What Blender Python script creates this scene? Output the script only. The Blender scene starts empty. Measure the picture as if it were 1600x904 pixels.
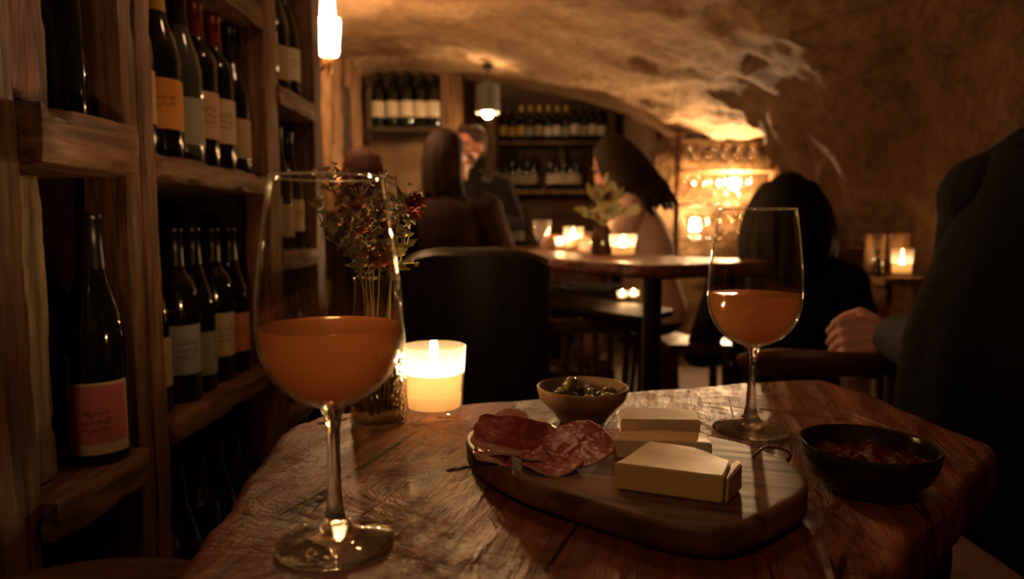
import bpy, bmesh, math, random
from mathutils import Vector, Matrix, noise
V = Vector
S = bpy.context.scene
C = S.collection
random.seed(7); noise.seed_set(5)
# ------------------------------------------------------------------ camera
EYE = V((0, 0, 0.96)); PITCH = math.radians(5.2); FPX = 1064.0
cd = bpy.data.cameras.new('camera'); cam = bpy.data.objects.new('camera', cd); C.objects.link(cam)
cam.location = EYE; cam.rotation_euler = (math.pi / 2 - PITCH, 0, 0)
cd.sensor_width = 36; cd.lens = 36 * FPX / 1600; cd.clip_start = 0.02; cd.clip_end = 60
cd.dof.use_dof = True; cd.dof.focus_distance = 0.58; cd.dof.aperture_fstop = 4.6
S.camera = cam
# ------------------------------------------------------------------ world, lights, exposure
w = bpy.data.worlds.new('world'); S.world = w; w.use_nodes = True
w.node_tree.nodes['Background'].inputs[0].default_value = (1.0, 0.5, 0.22, 1)
w.node_tree.nodes['Background'].inputs[1].default_value = 0.006
S.cycles.caustics_reflective = False; S.cycles.caustics_refractive = False; S.cycles.adaptive_threshold = .02; S.cycles.max_bounces = 8; S.cycles.diffuse_bounces = 3; S.cycles.glossy_bounces = 3; S.cycles.transmission_bounces = 7; S.cycles.transparent_max_bounces = 14
S.view_settings.view_transform = 'Standard'; S.view_settings.look = 'None'
S.view_settings.gamma = 1; S.view_settings.exposure = -0.08; S.view_settings.use_curve_mapping = False
WARM = (1.0, 0.60, 0.30)
def point(name, loc, energy, radius, col=WARM):
    l = bpy.data.lights.new(name, 'POINT'); l.energy = energy; l.shadow_soft_size = radius; l.color = col
    o = bpy.data.objects.new(name, l); o.location = loc; C.objects.link(o); return o
# added fill lights without fixtures: behind the camera and above the table, unseen
point('fill_light', (-0.30, -0.35, 1.58), 4.6, 0.05)
point('fill_light', (0.05, 1.2, 1.86), 3.0, 0.04)
K = dict(sconce=235.0, pendant=340.0, niche=4300.0, candle=1600.0, far_candle=1200.0, jar_candle=480.0)
point('alcove_fill', (0.1, 5.35, 2.35), 6.5, 0.05)  # unseen light added to brighten the bar bottles, no fixture
# ------------------------------------------------------------------ helpers
def at(px, py, Y):
    u = (px - 800) / FPX; v = (452 - py) / FPX
    d = V((u, math.cos(PITCH) + v * math.sin(PITCH), -math.sin(PITCH) + v * math.cos(PITCH)))
    return EYE + d * (Y / d.y)
def ground(px, py, z):
    u = (px - 800) / FPX; v = (452 - py) / FPX
    d = V((u, math.cos(PITCH) + v * math.sin(PITCH), -math.sin(PITCH) + v * math.cos(PITCH)))
    return EYE + d * ((z - EYE.z) / d.z)
def nz(p, s=1.0, o=3):
    return noise.fractal(V(p) * s, 1.0, 2.0, o)
def catmull(pts, n):
    pts = [V(p) for p in pts]; out = []; m = len(pts) - 1
    for i in range(n + 1):
        t = i / n * m; k = min(int(t), m - 1); f = t - k
        p0 = pts[max(k - 1, 0)]; p1 = pts[k]; p2 = pts[k + 1]; p3 = pts[min(k + 2, m)]
        out.append(0.5 * ((2 * p1) + (p2 - p0) * f + (2 * p0 - 5 * p1 + 4 * p2 - p3) * f * f + (3 * p1 - p0 - 3 * p2 + p3) * f ** 3))
    return out
class MB:
    def __init__(s): s.v = []; s.f = []
    def add(s, vs, fs):
        b = len(s.v); s.v += [V(p) for p in vs]; s.f += [tuple(b + i for i in f) for f in fs]; return s
    def box(s, c, d, bev=0.0):
        x, y, z = c; a, b, e = d[0] / 2, d[1] / 2, d[2] / 2
        if bev <= 0:
            vs = [(x + i * a, y + j * b, z + k * e) for i in (-1, 1) for j in (-1, 1) for k in (-1, 1)]
            return s.add(vs, [(0, 1, 3, 2), (4, 6, 7, 5), (0, 4, 5, 1), (2, 3, 7, 6), (0, 2, 6, 4), (1, 5, 7, 3)])
        bm = bmesh.new(); bmesh.ops.create_cube(bm, size=1)
        for q in bm.verts: q.co = V((x + q.co.x * d[0], y + q.co.y * d[1], z + q.co.z * d[2]))
        bmesh.ops.bevel(bm, geom=bm.edges[:], offset=bev, segments=2, affect='EDGES', profile=0.5)
        bm.verts.index_update()
        s.add([q.co.copy() for q in bm.verts], [[q.index for q in f.verts] for f in bm.faces]); bm.free(); return s
    def rings(s, rs, closed=True, cap=True):
        n = len(rs[0]); vs = [p for r in rs for p in r]; fs = []
        for k in range(len(rs) - 1):
            for i in range(n if closed else n - 1):
                j = (i + 1) % n
                fs.append((k * n + i, k * n + j, (k + 1) * n + j, (k + 1) * n + i))
        if cap and closed:
            fs.append(tuple(range(n - 1, -1, -1))); fs.append(tuple((len(rs) - 1) * n + i for i in range(n)))
        return s.add(vs, fs)
    def lathe(s, prof, n=32, c=(0, 0, 0), closed=False):
        c = V(c); rs = []
        for r, z in prof:
            r = max(r, 1e-5)
            rs.append([c + V((r * math.cos(2 * math.pi * i / n), r * math.sin(2 * math.pi * i / n), z)) for i in range(n)])
        if closed: rs.append(rs[0])
        return s.rings(rs, cap=not closed)
    def tube(s, pts, rad, n=8):
        pts = [V(p) for p in pts]
        if not hasattr(rad, '__len__'): rad = [rad] * len(pts)
        rs = []; ref = None
        for i, p in enumerate(pts):
            d = (pts[min(i + 1, len(pts) - 1)] - pts[max(i - 1, 0)]).normalized()
            if ref is None: ref = d.orthogonal().normalized()
            a = (ref - d * ref.dot(d)); a = a.normalized() if a.length > 1e-6 else d.orthogonal().normalized()
            b = d.cross(a); ref = a
            r = rad[i]; r1, r2 = (r if hasattr(r, '__len__') else (r, r))
            rs.append([p + a * math.cos(2 * math.pi * k / n) * r1 + b * math.sin(2 * math.pi * k / n) * r2 for k in range(n)])
        return s.rings(rs)
    def ell(s, c, r, n=16, m=10, rot=None):
        c = V(c); rs = []
        for k in range(m + 1):
            t = -math.pi / 2 + math.pi * k / m; q = max(math.cos(t), 1e-3)
            ring = []
            for i in range(n):
                p = V((r[0] * q * math.cos(2 * math.pi * i / n), r[1] * q * math.sin(2 * math.pi * i / n), r[2] * math.sin(t)))
                ring.append(c + (rot @ p if rot else p))
            rs.append(ring)
        return s.rings(rs)
    def prism(s, pts, z0, z1):
        return s.rings([[V((p[0], p[1], z0)) for p in pts], [V((p[0], p[1], z1)) for p in pts]])
    def rbox(s, c, d, seg, amp, seed=0, chip=0.0):
        """box with a worn, uneven surface"""
        nx, ny, nz_ = seg; idx = {}; vs = []; fs = []; c = V(c)
        def vid(i, j, k):
            if (i, j, k) in idx: return idx[(i, j, k)]
            p = V(((i / nx - .5) * d[0], (j / ny - .5) * d[1], (k / nz_ - .5) * d[2]))
            q = (p + c + V((seed * 3.7, seed * 1.3, 0)))
            o = noise.noise_vector(q * 14) * amp + noise.noise_vector(q * 45) * amp * .45
            e = sum((i in (0, nx), j in (0, ny), k in (0, nz_)))
            if e >= 2 and chip:
                h = chip * (0.35 + max(0, noise.noise(q * 22) * 2.2))
                if i in (0, nx): o.x -= math.copysign(h, p.x)
                if j in (0, ny): o.y -= math.copysign(h, p.y)
                if k in (0, nz_): o.z -= math.copysign(h, p.z)
            idx[(i, j, k)] = len(vs); vs.append(c + p + o); return idx[(i, j, k)]
        for a in range(nx):
            for b in range(ny):
                fs.append((vid(a, b, 0), vid(a, b + 1, 0), vid(a + 1, b + 1, 0), vid(a + 1, b, 0)))
                fs.append((vid(a, b, nz_), vid(a + 1, b, nz_), vid(a + 1, b + 1, nz_), vid(a, b + 1, nz_)))
        for a in range(nx):
            for b in range(nz_):
                fs.append((vid(a, 0, b), vid(a + 1, 0, b), vid(a + 1, 0, b + 1), vid(a, 0, b + 1)))
                fs.append((vid(a, ny, b), vid(a, ny, b + 1), vid(a + 1, ny, b + 1), vid(a + 1, ny, b)))
        for a in range(ny):
            for b in range(nz_):
                fs.append((vid(0, a, b), vid(0, a, b + 1), vid(0, a + 1, b + 1), vid(0, a + 1, b)))
                fs.append((vid(nx, a, b), vid(nx, a + 1, b), vid(nx, a + 1, b + 1), vid(nx, a, b + 1)))
        return s.add(vs, fs)
    def build(s, name, mat, parent=None, world=False, smooth=True, sharp=40, fix=True):
        off = V((0, 0, 0))
        if world and parent is not None:
            r = parent
            while r.parent: r = r.parent
            off = r.location
        me = bpy.data.meshes.new(name)
        me.from_pydata([tuple(p - off) for p in s.v], [], s.f)
        if fix:
            bm = bmesh.new(); bm.from_mesh(me); bmesh.ops.remove_doubles(bm, verts=bm.verts, dist=2e-5)
            bmesh.ops.recalc_face_normals(bm, faces=bm.faces); bm.to_mesh(me); bm.free()
        me.polygons.foreach_set('use_smooth', [smooth] * len(me.polygons))
        if smooth: me.set_sharp_from_angle(angle=math.radians(sharp))
        me.materials.append(mat)
        o = bpy.data.objects.new(name, me); C.objects.link(o)
        if parent: o.parent = parent
        return o
def tag(o, label=None, cat=None, group=None, kind=None):
    if label: o['label'] = label
    if cat: o['category'] = cat
    if group: o['group'] = group
    if kind: o['kind'] = kind
    return o
def thing(name, label, cat, loc=(0, 0, 0), rz=0, group=None):
    o = bpy.data.objects.new(name, None); C.objects.link(o); o.location = loc; o.rotation_euler = (0, 0, rz)
    o.empty_display_size = .03
    return tag(o, label, cat, group)
def copy_thing(root, loc, rz=0, label=None, group=None, mats=None, scale=None):
    r = root.copy(); C.objects.link(r); r.location = loc; r.rotation_euler = (0, 0, rz)
    if scale: r.scale = scale
    if label: r['label'] = label
    if group: r['group'] = group
    def sub(src, dst):
        for ch in list(src.children):
            c = ch.copy(); C.objects.link(c); c.parent = dst
            k = ch.name.split('.')[0]
            if mats and k in mats:
                c.material_slots[0].link = 'OBJECT'; c.material_slots[0].material = mats[k]
            sub(ch, c)
    sub(root, r); return r
def struct(o): o['kind'] = 'structure'; return o
# ------------------------------------------------------------------ materials
class N:
    def __init__(s, name):
        s.m = bpy.data.materials.new(name); s.m.use_nodes = True; s.t = s.m.node_tree; s.p = s.t.nodes['Principled BSDF']; s.out = s.t.nodes['Material Output']
    def n(s, t, **kw):
        x = s.t.nodes.new(t)
        for k, v in kw.items():
            if k in x.inputs: x.inputs[k].default_value = v
            else: setattr(x, k, v)
        return x
    def l(s, a, b): s.t.links.new(a, b)
    def coord(s, scale=(1, 1, 1), rot=(0, 0, 0), kind='Object'):
        tc = s.n('ShaderNodeTexCoord'); mp = s.n('ShaderNodeMapping'); mp.inputs['Scale'].default_value = scale; src = tc.outputs[kind]
        if any(rot):
            m0 = s.n('ShaderNodeMapping'); m0.inputs['Rotation'].default_value = rot; s.l(src, m0.inputs['Vector']); src = m0.outputs['Vector']
        s.l(src, mp.inputs['Vector']); return mp.outputs['Vector']
    def noise(s, vec, scale, detail=5, rough=.6, dist=0):
        x = s.n('ShaderNodeTexNoise'); x.inputs['Scale'].default_value = scale; x.inputs['Detail'].default_value = detail
        x.inputs['Roughness'].default_value = rough; x.inputs['Distortion'].default_value = dist; s.l(vec, x.inputs['Vector']); return x.outputs['Fac']
    def vor(s, vec, scale, feature='F1', out='Distance'):
        x = s.n('ShaderNodeTexVoronoi', feature=feature); x.inputs['Scale'].default_value = scale; s.l(vec, x.inputs['Vector']); return x.outputs[out]
    def ramp(s, fac, stops):
        x = s.n('ShaderNodeValToRGB'); e = x.color_ramp.elements
        while len(e) < len(stops): e.new(0.5)
        for i, (p, c) in enumerate(stops): e[i].position = p; e[i].color = (*c, 1) if len(c) == 3 else c
        s.l(fac, x.inputs['Fac']); return x.outputs['Color']
    def mix(s, fac, a, b, mode='MIX'):
        x = s.n('ShaderNodeMix', data_type='RGBA', blend_type=mode)
        for i, q in ((0, fac), (6, a), (7, b)):
            if hasattr(q, 'is_linked'): s.l(q, x.inputs[i])
            else: x.inputs[i].default_value = q if i == 0 or len(q) == 4 else (*q, 1)
        return x.outputs[2]
    def math(s, op, a, b=None, clamp=False):
        x = s.n('ShaderNodeMath', operation=op); x.use_clamp = clamp
        for i, q in ((0, a), (1, b)):
            if q is None: continue
            if hasattr(q, 'is_linked'): s.l(q, x.inputs[i])
            else: x.inputs[i].default_value = q
        return x.outputs[0]
    def bump(s, h, strength=.4, dist=.01, prev=None):
        x = s.n('ShaderNodeBump'); x.inputs['Strength'].default_value = strength; x.inputs['Distance'].default_value = dist
        s.l(h, x.inputs['Height'])
        if prev is not None: s.l(prev, x.inputs['Normal'])
        return x.outputs['Normal']
    def set(s, **kw):
        for k, v in kw.items():
            k = k.replace('_', ' ')
            if hasattr(v, 'is_linked'): s.l(v, s.p.inputs[k])
            else: s.p.inputs[k].default_value = (*v, 1) if hasattr(v, '__len__') and len(v) == 3 and 'Radius' not in k else v
        return s.m
def plain(name, col, rough=.5, metal=0.0, bump=None, var=0.25, vs=30, **kw):
    q = N(name); vec = q.coord()
    c = q.mix(q.noise(vec, vs, 4), tuple(x * (1 - var) for x in col), tuple(min(1, x * (1 + var)) for x in col))
    q.set(Base_Color=c, Roughness=rough, Metallic=metal, **kw)
    if bump: q.set(Normal=q.bump(q.noise(vec, bump[0], 5), bump[1], bump[2]))
    return q.m
def wood(name, dark, mid, light, axis=2, grain=55, rough=(.45, .75), bump=.5, stain=6, dist=.004, rot=(0, 0, 0), spec=.4):
    q = N(name); sc = [1, 1, 1]; sc[axis] = .08
    vec = q.coord(tuple(sc), rot); raw = q.coord((1, 1, 1))
    g = q.noise(vec, grain, 7, .65, .6); g2 = q.noise(vec, grain * 3.2, 4, .6)
    big = q.noise(raw, stain, 4, .6)
    col = q.ramp(g, [(.36, tuple(x * .5 for x in dark)), (.47, mid), (.58, light)])
    col = q.mix(q.math('MULTIPLY', g2, .55), col, tuple(x * .35 for x in dark), 'MIX')
    col = q.mix(q.ramp(big, [(.35, (.0, .0, .0)), (.62, (.75, .75, .75))]), col, q.mix(.5, col, dark), 'MIX')
    h = q.math('ADD', q.math('MULTIPLY', g, .7), q.math('MULTIPLY', g2, .3))
    r = q.ramp(g2, [(.3, (rough[0],) * 3), (.7, (rough[1],) * 3)])
    q.set(Base_Color=col, Roughness=r, Normal=q.bump(h, bump, dist), Specular_IOR_Level=spec)
    return q.m
def emit(name, col, strength):
    q = N(name); e = q.n('ShaderNodeEmission'); e.inputs[0].default_value = (*col, 1); e.inputs[1].default_value = strength
    q.l(e.outputs[0], q.out.inputs[0]); return q.m
def thin_glass(name, tint=(1, 1, 1), edge=.55, rough=.0, base=.035, bump=None, haze=.5, glow_film=.0):
    """thin-walled clear glass: reflects more towards grazing angles, lets light through"""
    q = N(name); lw = q.n('ShaderNodeLayerWeight'); lw.inputs['Blend'].default_value = .5
    f = q.math('ADD', q.math('MULTIPLY', q.math('POWER', lw.outputs['Facing'], 3.2), edge), base, True)
    t = q.n('ShaderNodeBsdfTransparent'); t.inputs[0].default_value = (*tint, 1)
    g = q.n('ShaderNodeBsdfGlossy'); g.inputs['Color'].default_value = (1, 1, 1, 1); g.inputs['Roughness'].default_value = rough
    if bump:
        vec = q.coord(); nrm = q.bump(q.vor(vec, bump[0]), bump[1], bump[2]); q.l(nrm, g.inputs['Normal']); q.l(nrm, lw.inputs['Normal'])
    m = q.n('ShaderNodeMixShader'); q.l(f, m.inputs[0]); q.l(t.outputs[0], m.inputs[1]); q.l(g.outputs[0], m.inputs[2])
    # faint film of painted haze, imitating refracted light where the wall is seen edge-on
    d = q.n('ShaderNodeBsdfDiffuse'); d.inputs[0].default_value = (.8, .75, .7, 1); tl = q.n('ShaderNodeBsdfTranslucent'); tl.inputs[0].default_value = (.9, .85, .8, 1)
    ms = q.n('ShaderNodeMixShader'); ms.inputs[0].default_value = .6; q.l(d.outputs[0], ms.inputs[1]); q.l(tl.outputs[0], ms.inputs[2])
    ff = q.math('ADD', q.math('MULTIPLY', q.math('POWER', lw.outputs['Facing'], 14.0), haze), glow_film, True)
    mm = q.n('ShaderNodeMixShader'); q.l(ff, mm.inputs[0]); q.l(m.outputs[0], mm.inputs[1]); q.l(ms.outputs[0], mm.inputs[2])
    q.l(mm.outputs[0], q.out.inputs[0]); return q.m
def solid_glass(name, col=(1, 1, 1), rough=0.0, ior=1.47):
    q = N(name); g = q.n('ShaderNodeBsdfGlass'); g.inputs['Color'].default_value = (*col, 1); g.inputs['Roughness'].default_value = rough; g.inputs['IOR'].default_value = ior
    t = q.n('ShaderNodeBsdfTransparent'); t.inputs[0].default_value = (.97, .96, .94, 1); m = q.n('ShaderNodeMixShader'); m.inputs[0].default_value = .14
    q.l(g.outputs[0], m.inputs[1]); q.l(t.outputs[0], m.inputs[2]); q.l(m.outputs[0], q.out.inputs[0]); return q.m
def translucent(name, col, tcol, diffuse=.4, gloss=.06, rough=.2, clear=0.0, clear_col=(1, 1, 1)):
    """cloudy body that light shines through: liquid, wax, leaves"""
    q = N(name); vec = q.coord()
    d = q.n('ShaderNodeBsdfDiffuse'); d.inputs[0].default_value = (*col, 1)
    t = q.n('ShaderNodeBsdfTranslucent'); t.inputs[0].default_value = (*tcol, 1)
    m = q.n('ShaderNodeMixShader'); m.inputs[0].default_value = diffuse; q.l(t.outputs[0], m.inputs[1]); q.l(d.outputs[0], m.inputs[2]); o = m.outputs[0]
    if clear:
        c = q.n('ShaderNodeBsdfTransparent'); c.inputs[0].default_value = (*clear_col, 1)
        k = q.n('ShaderNodeMixShader'); k.inputs[0].default_value = clear; q.l(o, k.inputs[1]); q.l(c.outputs[0], k.inputs[2]); o = k.outputs[0]
    g = q.n('ShaderNodeBsdfGlossy'); g.inputs['Roughness'].default_value = rough
    k = q.n('ShaderNodeMixShader'); k.inputs[0].default_value = gloss; q.l(o, k.inputs[1]); q.l(g.outputs[0], k.inputs[2])
    q.l(k.outputs[0], q.out.inputs[0]); return q.m
def stone(name, cols, scale=3.0, bump=.8, raw=None):
    q = N(name); vec = q.coord()
    a = q.noise(vec, scale, 8, .65, .1); b = q.noise(vec, scale * 6, 6, .7); v = q.vor(vec, scale * 4)
    col = q.ramp(a, [(.30, cols[0]), (.48, cols[1]), (.62, cols[2]), (.78, cols[3])])
    col = q.mix(q.math('MULTIPLY', b, .35), col, cols[0])
    ck = q.vor(q.coord((.6, 1, 1.9)), scale * 2.3, 'DISTANCE_TO_EDGE'); ckm = q.ramp(q.math('ADD', ck, q.math('MULTIPLY', q.math('SUBTRACT', b, .5), .5)), [(.0, (1, 1, 1)), (.07, (0, 0, 0))])
    col = q.mix(q.math('MULTIPLY', ckm, .35), col, tuple(x * .6 for x in cols[0]))
    h = q.math('SUBTRACT', q.math('ADD', q.math('MULTIPLY', a, 1.2), q.math('ADD', q.math('MULTIPLY', b, .6), q.math('MULTIPLY', v, .35))), q.math('MULTIPLY', ckm, .04))
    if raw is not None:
        # painted falloff of light: limewash shades into darker bare rock towards right and camera
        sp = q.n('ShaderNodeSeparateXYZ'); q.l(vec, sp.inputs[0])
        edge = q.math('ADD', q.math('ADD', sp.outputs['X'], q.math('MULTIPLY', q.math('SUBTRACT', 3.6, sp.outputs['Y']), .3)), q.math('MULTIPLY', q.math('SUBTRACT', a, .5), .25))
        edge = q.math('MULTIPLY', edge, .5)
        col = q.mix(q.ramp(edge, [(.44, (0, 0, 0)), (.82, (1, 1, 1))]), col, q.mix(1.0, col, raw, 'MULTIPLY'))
    q.set(Base_Color=col, Roughness=.9, Specular_IOR_Level=.2, Normal=q.bump(h, bump, .05)); return q.m
mat = {}
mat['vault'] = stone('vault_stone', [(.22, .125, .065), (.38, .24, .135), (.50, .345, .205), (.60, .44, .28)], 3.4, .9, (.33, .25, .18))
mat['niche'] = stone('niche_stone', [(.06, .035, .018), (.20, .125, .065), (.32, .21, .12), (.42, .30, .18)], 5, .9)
mat['plaster'] = stone('back_plaster', [(.16, .09, .05), (.30, .20, .12), (.40, .28, .17), (.5, .36, .24)], 2.2, .4)
mat['floor'] = plain('floor_stone', (.07, .045, .03), .7, bump=(20, .4, .01), vs=5)
mat['rack'] = wood('rack_wood', (.055, .024, .011), (.17, .075, .032), (.31, .155, .07), 2, 45, bump=.8)
mat['board'] = wood('shelf_wood', (.06, .026, .012), (.20, .092, .042), (.36, .185, .088), 1, 45, bump=.9)
mat['strip'] = wood('red_post_wood', (.06, .022, .01), (.24, .10, .042), (.40, .19, .085), 2, 60, bump=.6)
mat['peel'] = wood('weathered_wood', (.035, .022, .012), (.16, .10, .05), (.42, .30, .17), 2, 30, bump=.9, stain=18)
mat['dark_wood'] = wood('dark_wood', (.012, .006, .003), (.035, .016, .008), (.07, .032, .016), 2, 40, bump=.5)
mat['brown_wood'] = wood('brown_wood', (.05, .02, .009), (.14, .06, .025), (.23, .11, .048), 0, 40, bump=.4)
mat['gold_wood'] = wood('honey_wood', (.10, .045, .012), (.24, .12, .032), (.36, .19, .055), 0, 30, (.3, .5), bump=.2)
mat['panel'] = wood('pine_panel', (.12, .055, .02), (.28, .14, .055), (.42, .23, .10), 2, 30, bump=.3)
mat['board_food'] = wood('walnut_board', (.055, .021, .010), (.18, .075, .034), (.34, .165, .08), 0, 38, (.42, .62), bump=.4, rot=(0, 0, math.radians(18)), dist=.002)
# the worn table slab: grain, knots and shallow tool marks
def table_mat():
    q = N('table_wood'); raw = q.coord(); ang = math.radians(-74); rt = (0, 0, ang); vec = q.coord((.14, 1, 1), rt)
    g = q.noise(vec, 46, 8, .68, 1.1); f = q.noise(vec, 170, 4, .6); big = q.noise(raw, 8, 6, .62, .6)
    v = q.vor(q.coord((.4, 1, 1), rt), 38); ck = q.vor(q.coord((.10, 1, 1), rt), 15, 'DISTANCE_TO_EDGE')
    wob = q.math('ADD', ck, q.math('MULTIPLY', q.math('SUBTRACT', g, .5), .10))
    gate = q.ramp(q.noise(raw, 9, 3), [(.54, (0, 0, 0)), (.62, (1, 1, 1))])
    crack = q.math('MULTIPLY', q.ramp(wob, [(.003, (1, 1, 1)), (.019, (0, 0, 0))]), gate)
    col = q.ramp(g, [(.22, (.036, .011, .005)), (.42, (.155, .044, .017)), (.58, (.28, .076, .029)), (.8, (.42, .132, .056))])
    col = q.mix(q.ramp(big, [(.32, (1, 1, 1)), (.55, (0, 0, 0))]), col, q.mix(.7, col, (.03, .011, .005)))
    col = q.mix(q.math('MULTIPLY', crack, .85), col, (.010, .004, .002))
    rough = q.ramp(q.math('ADD', q.math('MULTIPLY', big, .6), q.math('MULTIPLY', f, .4)), [(.35, (.27,) * 3), (.65, (.55,) * 3)])
    n1 = q.bump(q.math('SUBTRACT', q.math('ADD', big, q.math('MULTIPLY', v, .35)), q.math('MULTIPLY', crack, .35)), .7, .02)
    n2 = q.bump(q.math('ADD', q.math('MULTIPLY', g, .9), q.math('MULTIPLY', f, .4)), .75, .005, n1)
    q.set(Base_Color=col, Roughness=rough, Normal=n2, Specular_IOR_Level=.38); return q.m
mat['table'] = table_mat()
mat['bottle'] = plain('dark_bottle_glass', (.006, .008, .004), .06, var=.1, Specular_IOR_Level=.6)
mat['bottle_clear'] = plain('grey_green_bottle_glass', (.05, .055, .04), .07, var=.1, Specular_IOR_Level=.7)
mat['foil_black'] = plain('black_foil', (.012, .010, .009), .3, .3)
mat['foil_red'] = plain('red_foil', (.16, .012, .01), .35, .2)
mat['foil_gold'] = plain('yellow_foil', (.6, .38, .05), .3, .3)
PAPER = dict(pink=(.50, .13, .12), orange=(.62, .25, .05), blush=(.55, .32, .20), cream=(.56, .43, .27), tan=(.42, .30, .16), silver=(.34, .34, .33),
             yellow=(.50, .36, .10), white=(.66, .58, .46), red_orange=(.58, .18, .05), grey=(.3, .28, .2), gold=(.5, .33, .08))
for k, c in PAPER.items(): mat['paper_' + k] = plain('paper_' + k, c, .75, var=.14, vs=40, bump=(120, .15, .001))
mat['ink'] = plain('label_ink', (.06, .02, .018), .8)
mat['thin'] = thin_glass('wine_glass_clear', (.985, .975, .96), .62, base=.03)
mat['tumbler'] = thin_glass('tumbler_glass', (.97, .95, .92), .5, base=.05, glow_film=.045)  # even pale haze painted in so the candle glass looks aglow
mat['hammered'] = thin_glass('hammered_vase_glass', (.80, .74, .66), .6, .05, .06, bump=(170, .8, .004))
mat['vase_glass'] = thin_glass('vase_glass', (.92, .9, .86), .55, base=.04)
mat['rim'] = thin_glass('glass_rim', (.95, .93, .9), .6, .02, .12, glow_film=.10)  # pale tone paints a highlight along the rim
mat['solid'] = solid_glass('stem_glass', (1, .985, .96))
mat['wine'] = translucent('orange_wine', (.44, .23, .12), (.69, .37, .18), .35, .05, .05, .25, (.95, .62, .36))
mat['water'] = thin_glass('vase_water', (.75, .72, .62), .3, base=.03)
mat['wax'] = translucent('candle_wax', (.9, .78, .56), (1.0, .89, .70), .3, .02, .3)
mat['flame'] = emit('flame', (1.0, .60, .26), K['candle'])
mat['flame_far'] = emit('flame_far', (1.0, .58, .24), K['far_candle'])
mat['flame_jar'] = emit('flame_jar', (1.0, .58, .24), K['jar_candle'])
mat['wick'] = plain('wick', (.02, .015, .01), .9)
mat['iron'] = plain('black_iron', (.015, .014, .014), .38, .8)
mat['brass'] = plain('aged_brass', (.35, .2, .08), .35, .9)
mat['ceramic'] = plain('tan_glazed_ceramic', (.25, .165, .095), .18, var=.35, vs=25, bump=(60, .12, .002))
mat['black_ceramic'] = plain('black_glazed_ceramic', (.022, .017, .012), .16, var=.3, bump=(50, .15, .002))
mat['jam'] = plain('dark_relish', (.10, .016, .012), .12, var=.6, vs=90, bump=(120, .6, .004))
mat['olive'] = plain('green_olive', (.16, .125, .022), .16, var=.35, vs=60)
mat['olive_dark'] = plain('brown_olive', (.07, .05, .015), .15, var=.35, vs=60)
# ================================================================== the setting
struct(MB().box((0.4, 2.6, -.03), (5.2, 9.4, .06)).build('floor', mat['floor']))
def vault():
    p1 = [(-1.16, .9), (-1.15, 1.4), (-1.1, 1.82), (-.98, 2.0), (-.6, 2.03), (-.19, 1.99), (.47, 1.87), (.9, 1.76), (1.22, 1.62), (1.42, 1.38), (1.55, 1.12), (1.63, .9), (1.68, .5), (1.7, 0)]
    p2 = p1[:9] + [(1.5, 1.56), (1.9, 1.5), (2.1, 1.2), (2.13, .6), (2.14, 0)]
    nx = 150; A = catmull([(x, 0, z) for x, z in p1], nx); B = catmull([(x, 0, z) for x, z in p2], nx)
    ys = [-1.3 + i * (3.8 + 1.3) / 130 for i in range(131)] + [3.815 + i * (5.0 - 3.815) / 34 for i in range(35)]
    rows = []
    for y in ys:
        P = A if y <= 3.8001 else B; row = []
        for k, p in enumerate(P):
            s = 1 + .002 * (5 - y)
            z = .95 + (p.z - .95) * s if p.z > .95 else p.z
            q = V((p.x, y, z))
            o = noise.noise_vector(q * 1.7) * .045; hf = noise.noise(q * 4.5) * .030 + noise.noise(q * 10) * .014 + noise.noise(q * 22) * .008
            rg = 1 - abs(noise.noise(q * V((3.2, 2.2, 4.5)) ) * 2)
            t = (P[min(k + 1, nx)] - P[max(k - 1, 0)]).normalized(); nr = V((t.z, 0, -t.x))
            amp = .6 + 1.0 * max(0, min(1, (q.x - .5) / .8))
            q = q + V((o.x, o.y * (.3 if 3.7 < y < 3.9 or y > 4.95 else 1), o.z)) * amp + nr * (hf * amp + .022 * abs(noise.noise(q * V((4.2, 3.0, 6.5)) + V((9, 2, 4)))) * amp)
            row.append(q)
        rows.append(row)
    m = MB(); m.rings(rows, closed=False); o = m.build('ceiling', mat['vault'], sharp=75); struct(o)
vault()
def rough_wall(name, o, u, v, nu, nv, m, amp, sc=6):
    o, u, v = V(o), V(u), V(v); nrm = u.cross(v).normalized(); rows = []
    for j in range(nv + 1):
        row = []
        for i in range(nu + 1):
            p = o + u * (i / nu) + v * (j / nv); a = noise.noise(p * sc) + .5 * noise.noise(p * sc * 2.7)
            row.append(p + nrm * amp * a)
        rows.append(row)
    b = MB(); b.rings(rows, closed=False); return struct(b.build(name, m))
rough_wall('wall_left', (-1.2, -1.3, 0), (0, 6.4, 0), (0, 0, 1.75), 60, 20, mat['plaster'], .02)
rough_wall('wall_back', (-2.1, 6.85, 0), (4.3, 0, 0), (0, 0, 2.6), 50, 30, mat['plaster'], .02, 4)
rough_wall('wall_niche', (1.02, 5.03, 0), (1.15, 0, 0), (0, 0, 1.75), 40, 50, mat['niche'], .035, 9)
rough_wall('wall_alcove_left', (-2.1, 4.95, 0), (0, 1.9, 0), (0, 0, 2.6), 20, 20, mat['plaster'], .02)
rough_wall('wall_alcove_right', (1.04, 6.85, 0), (0, -1.85, 0), (0, 0, 2.6), 20, 20, mat['plaster'], .02)
struct(MB().box((-.5, 5.95, 2.6), (3.4, 1.95, .06)).build('ceiling_alcove', mat['plaster']))
rough_wall('wall_end_left', (-2.1, 5.02, 0), (1.62, 0, 0), (0, 0, 2.6), 20, 30, mat['plaster'], .02)
rough_wall('wall_behind', (-1.3, -1.32, 0), (3.4, 0, 0), (0, 0, 2.8), 30, 30, mat['plaster'], .02)
p = MB().rbox((at(707, 200, 4.85).x, 4.85, 1.02), (.15, .14, 2.04), (3, 3, 30), .012, 3, .01).build('trim_1', mat['panel']); struct(p)
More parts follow.
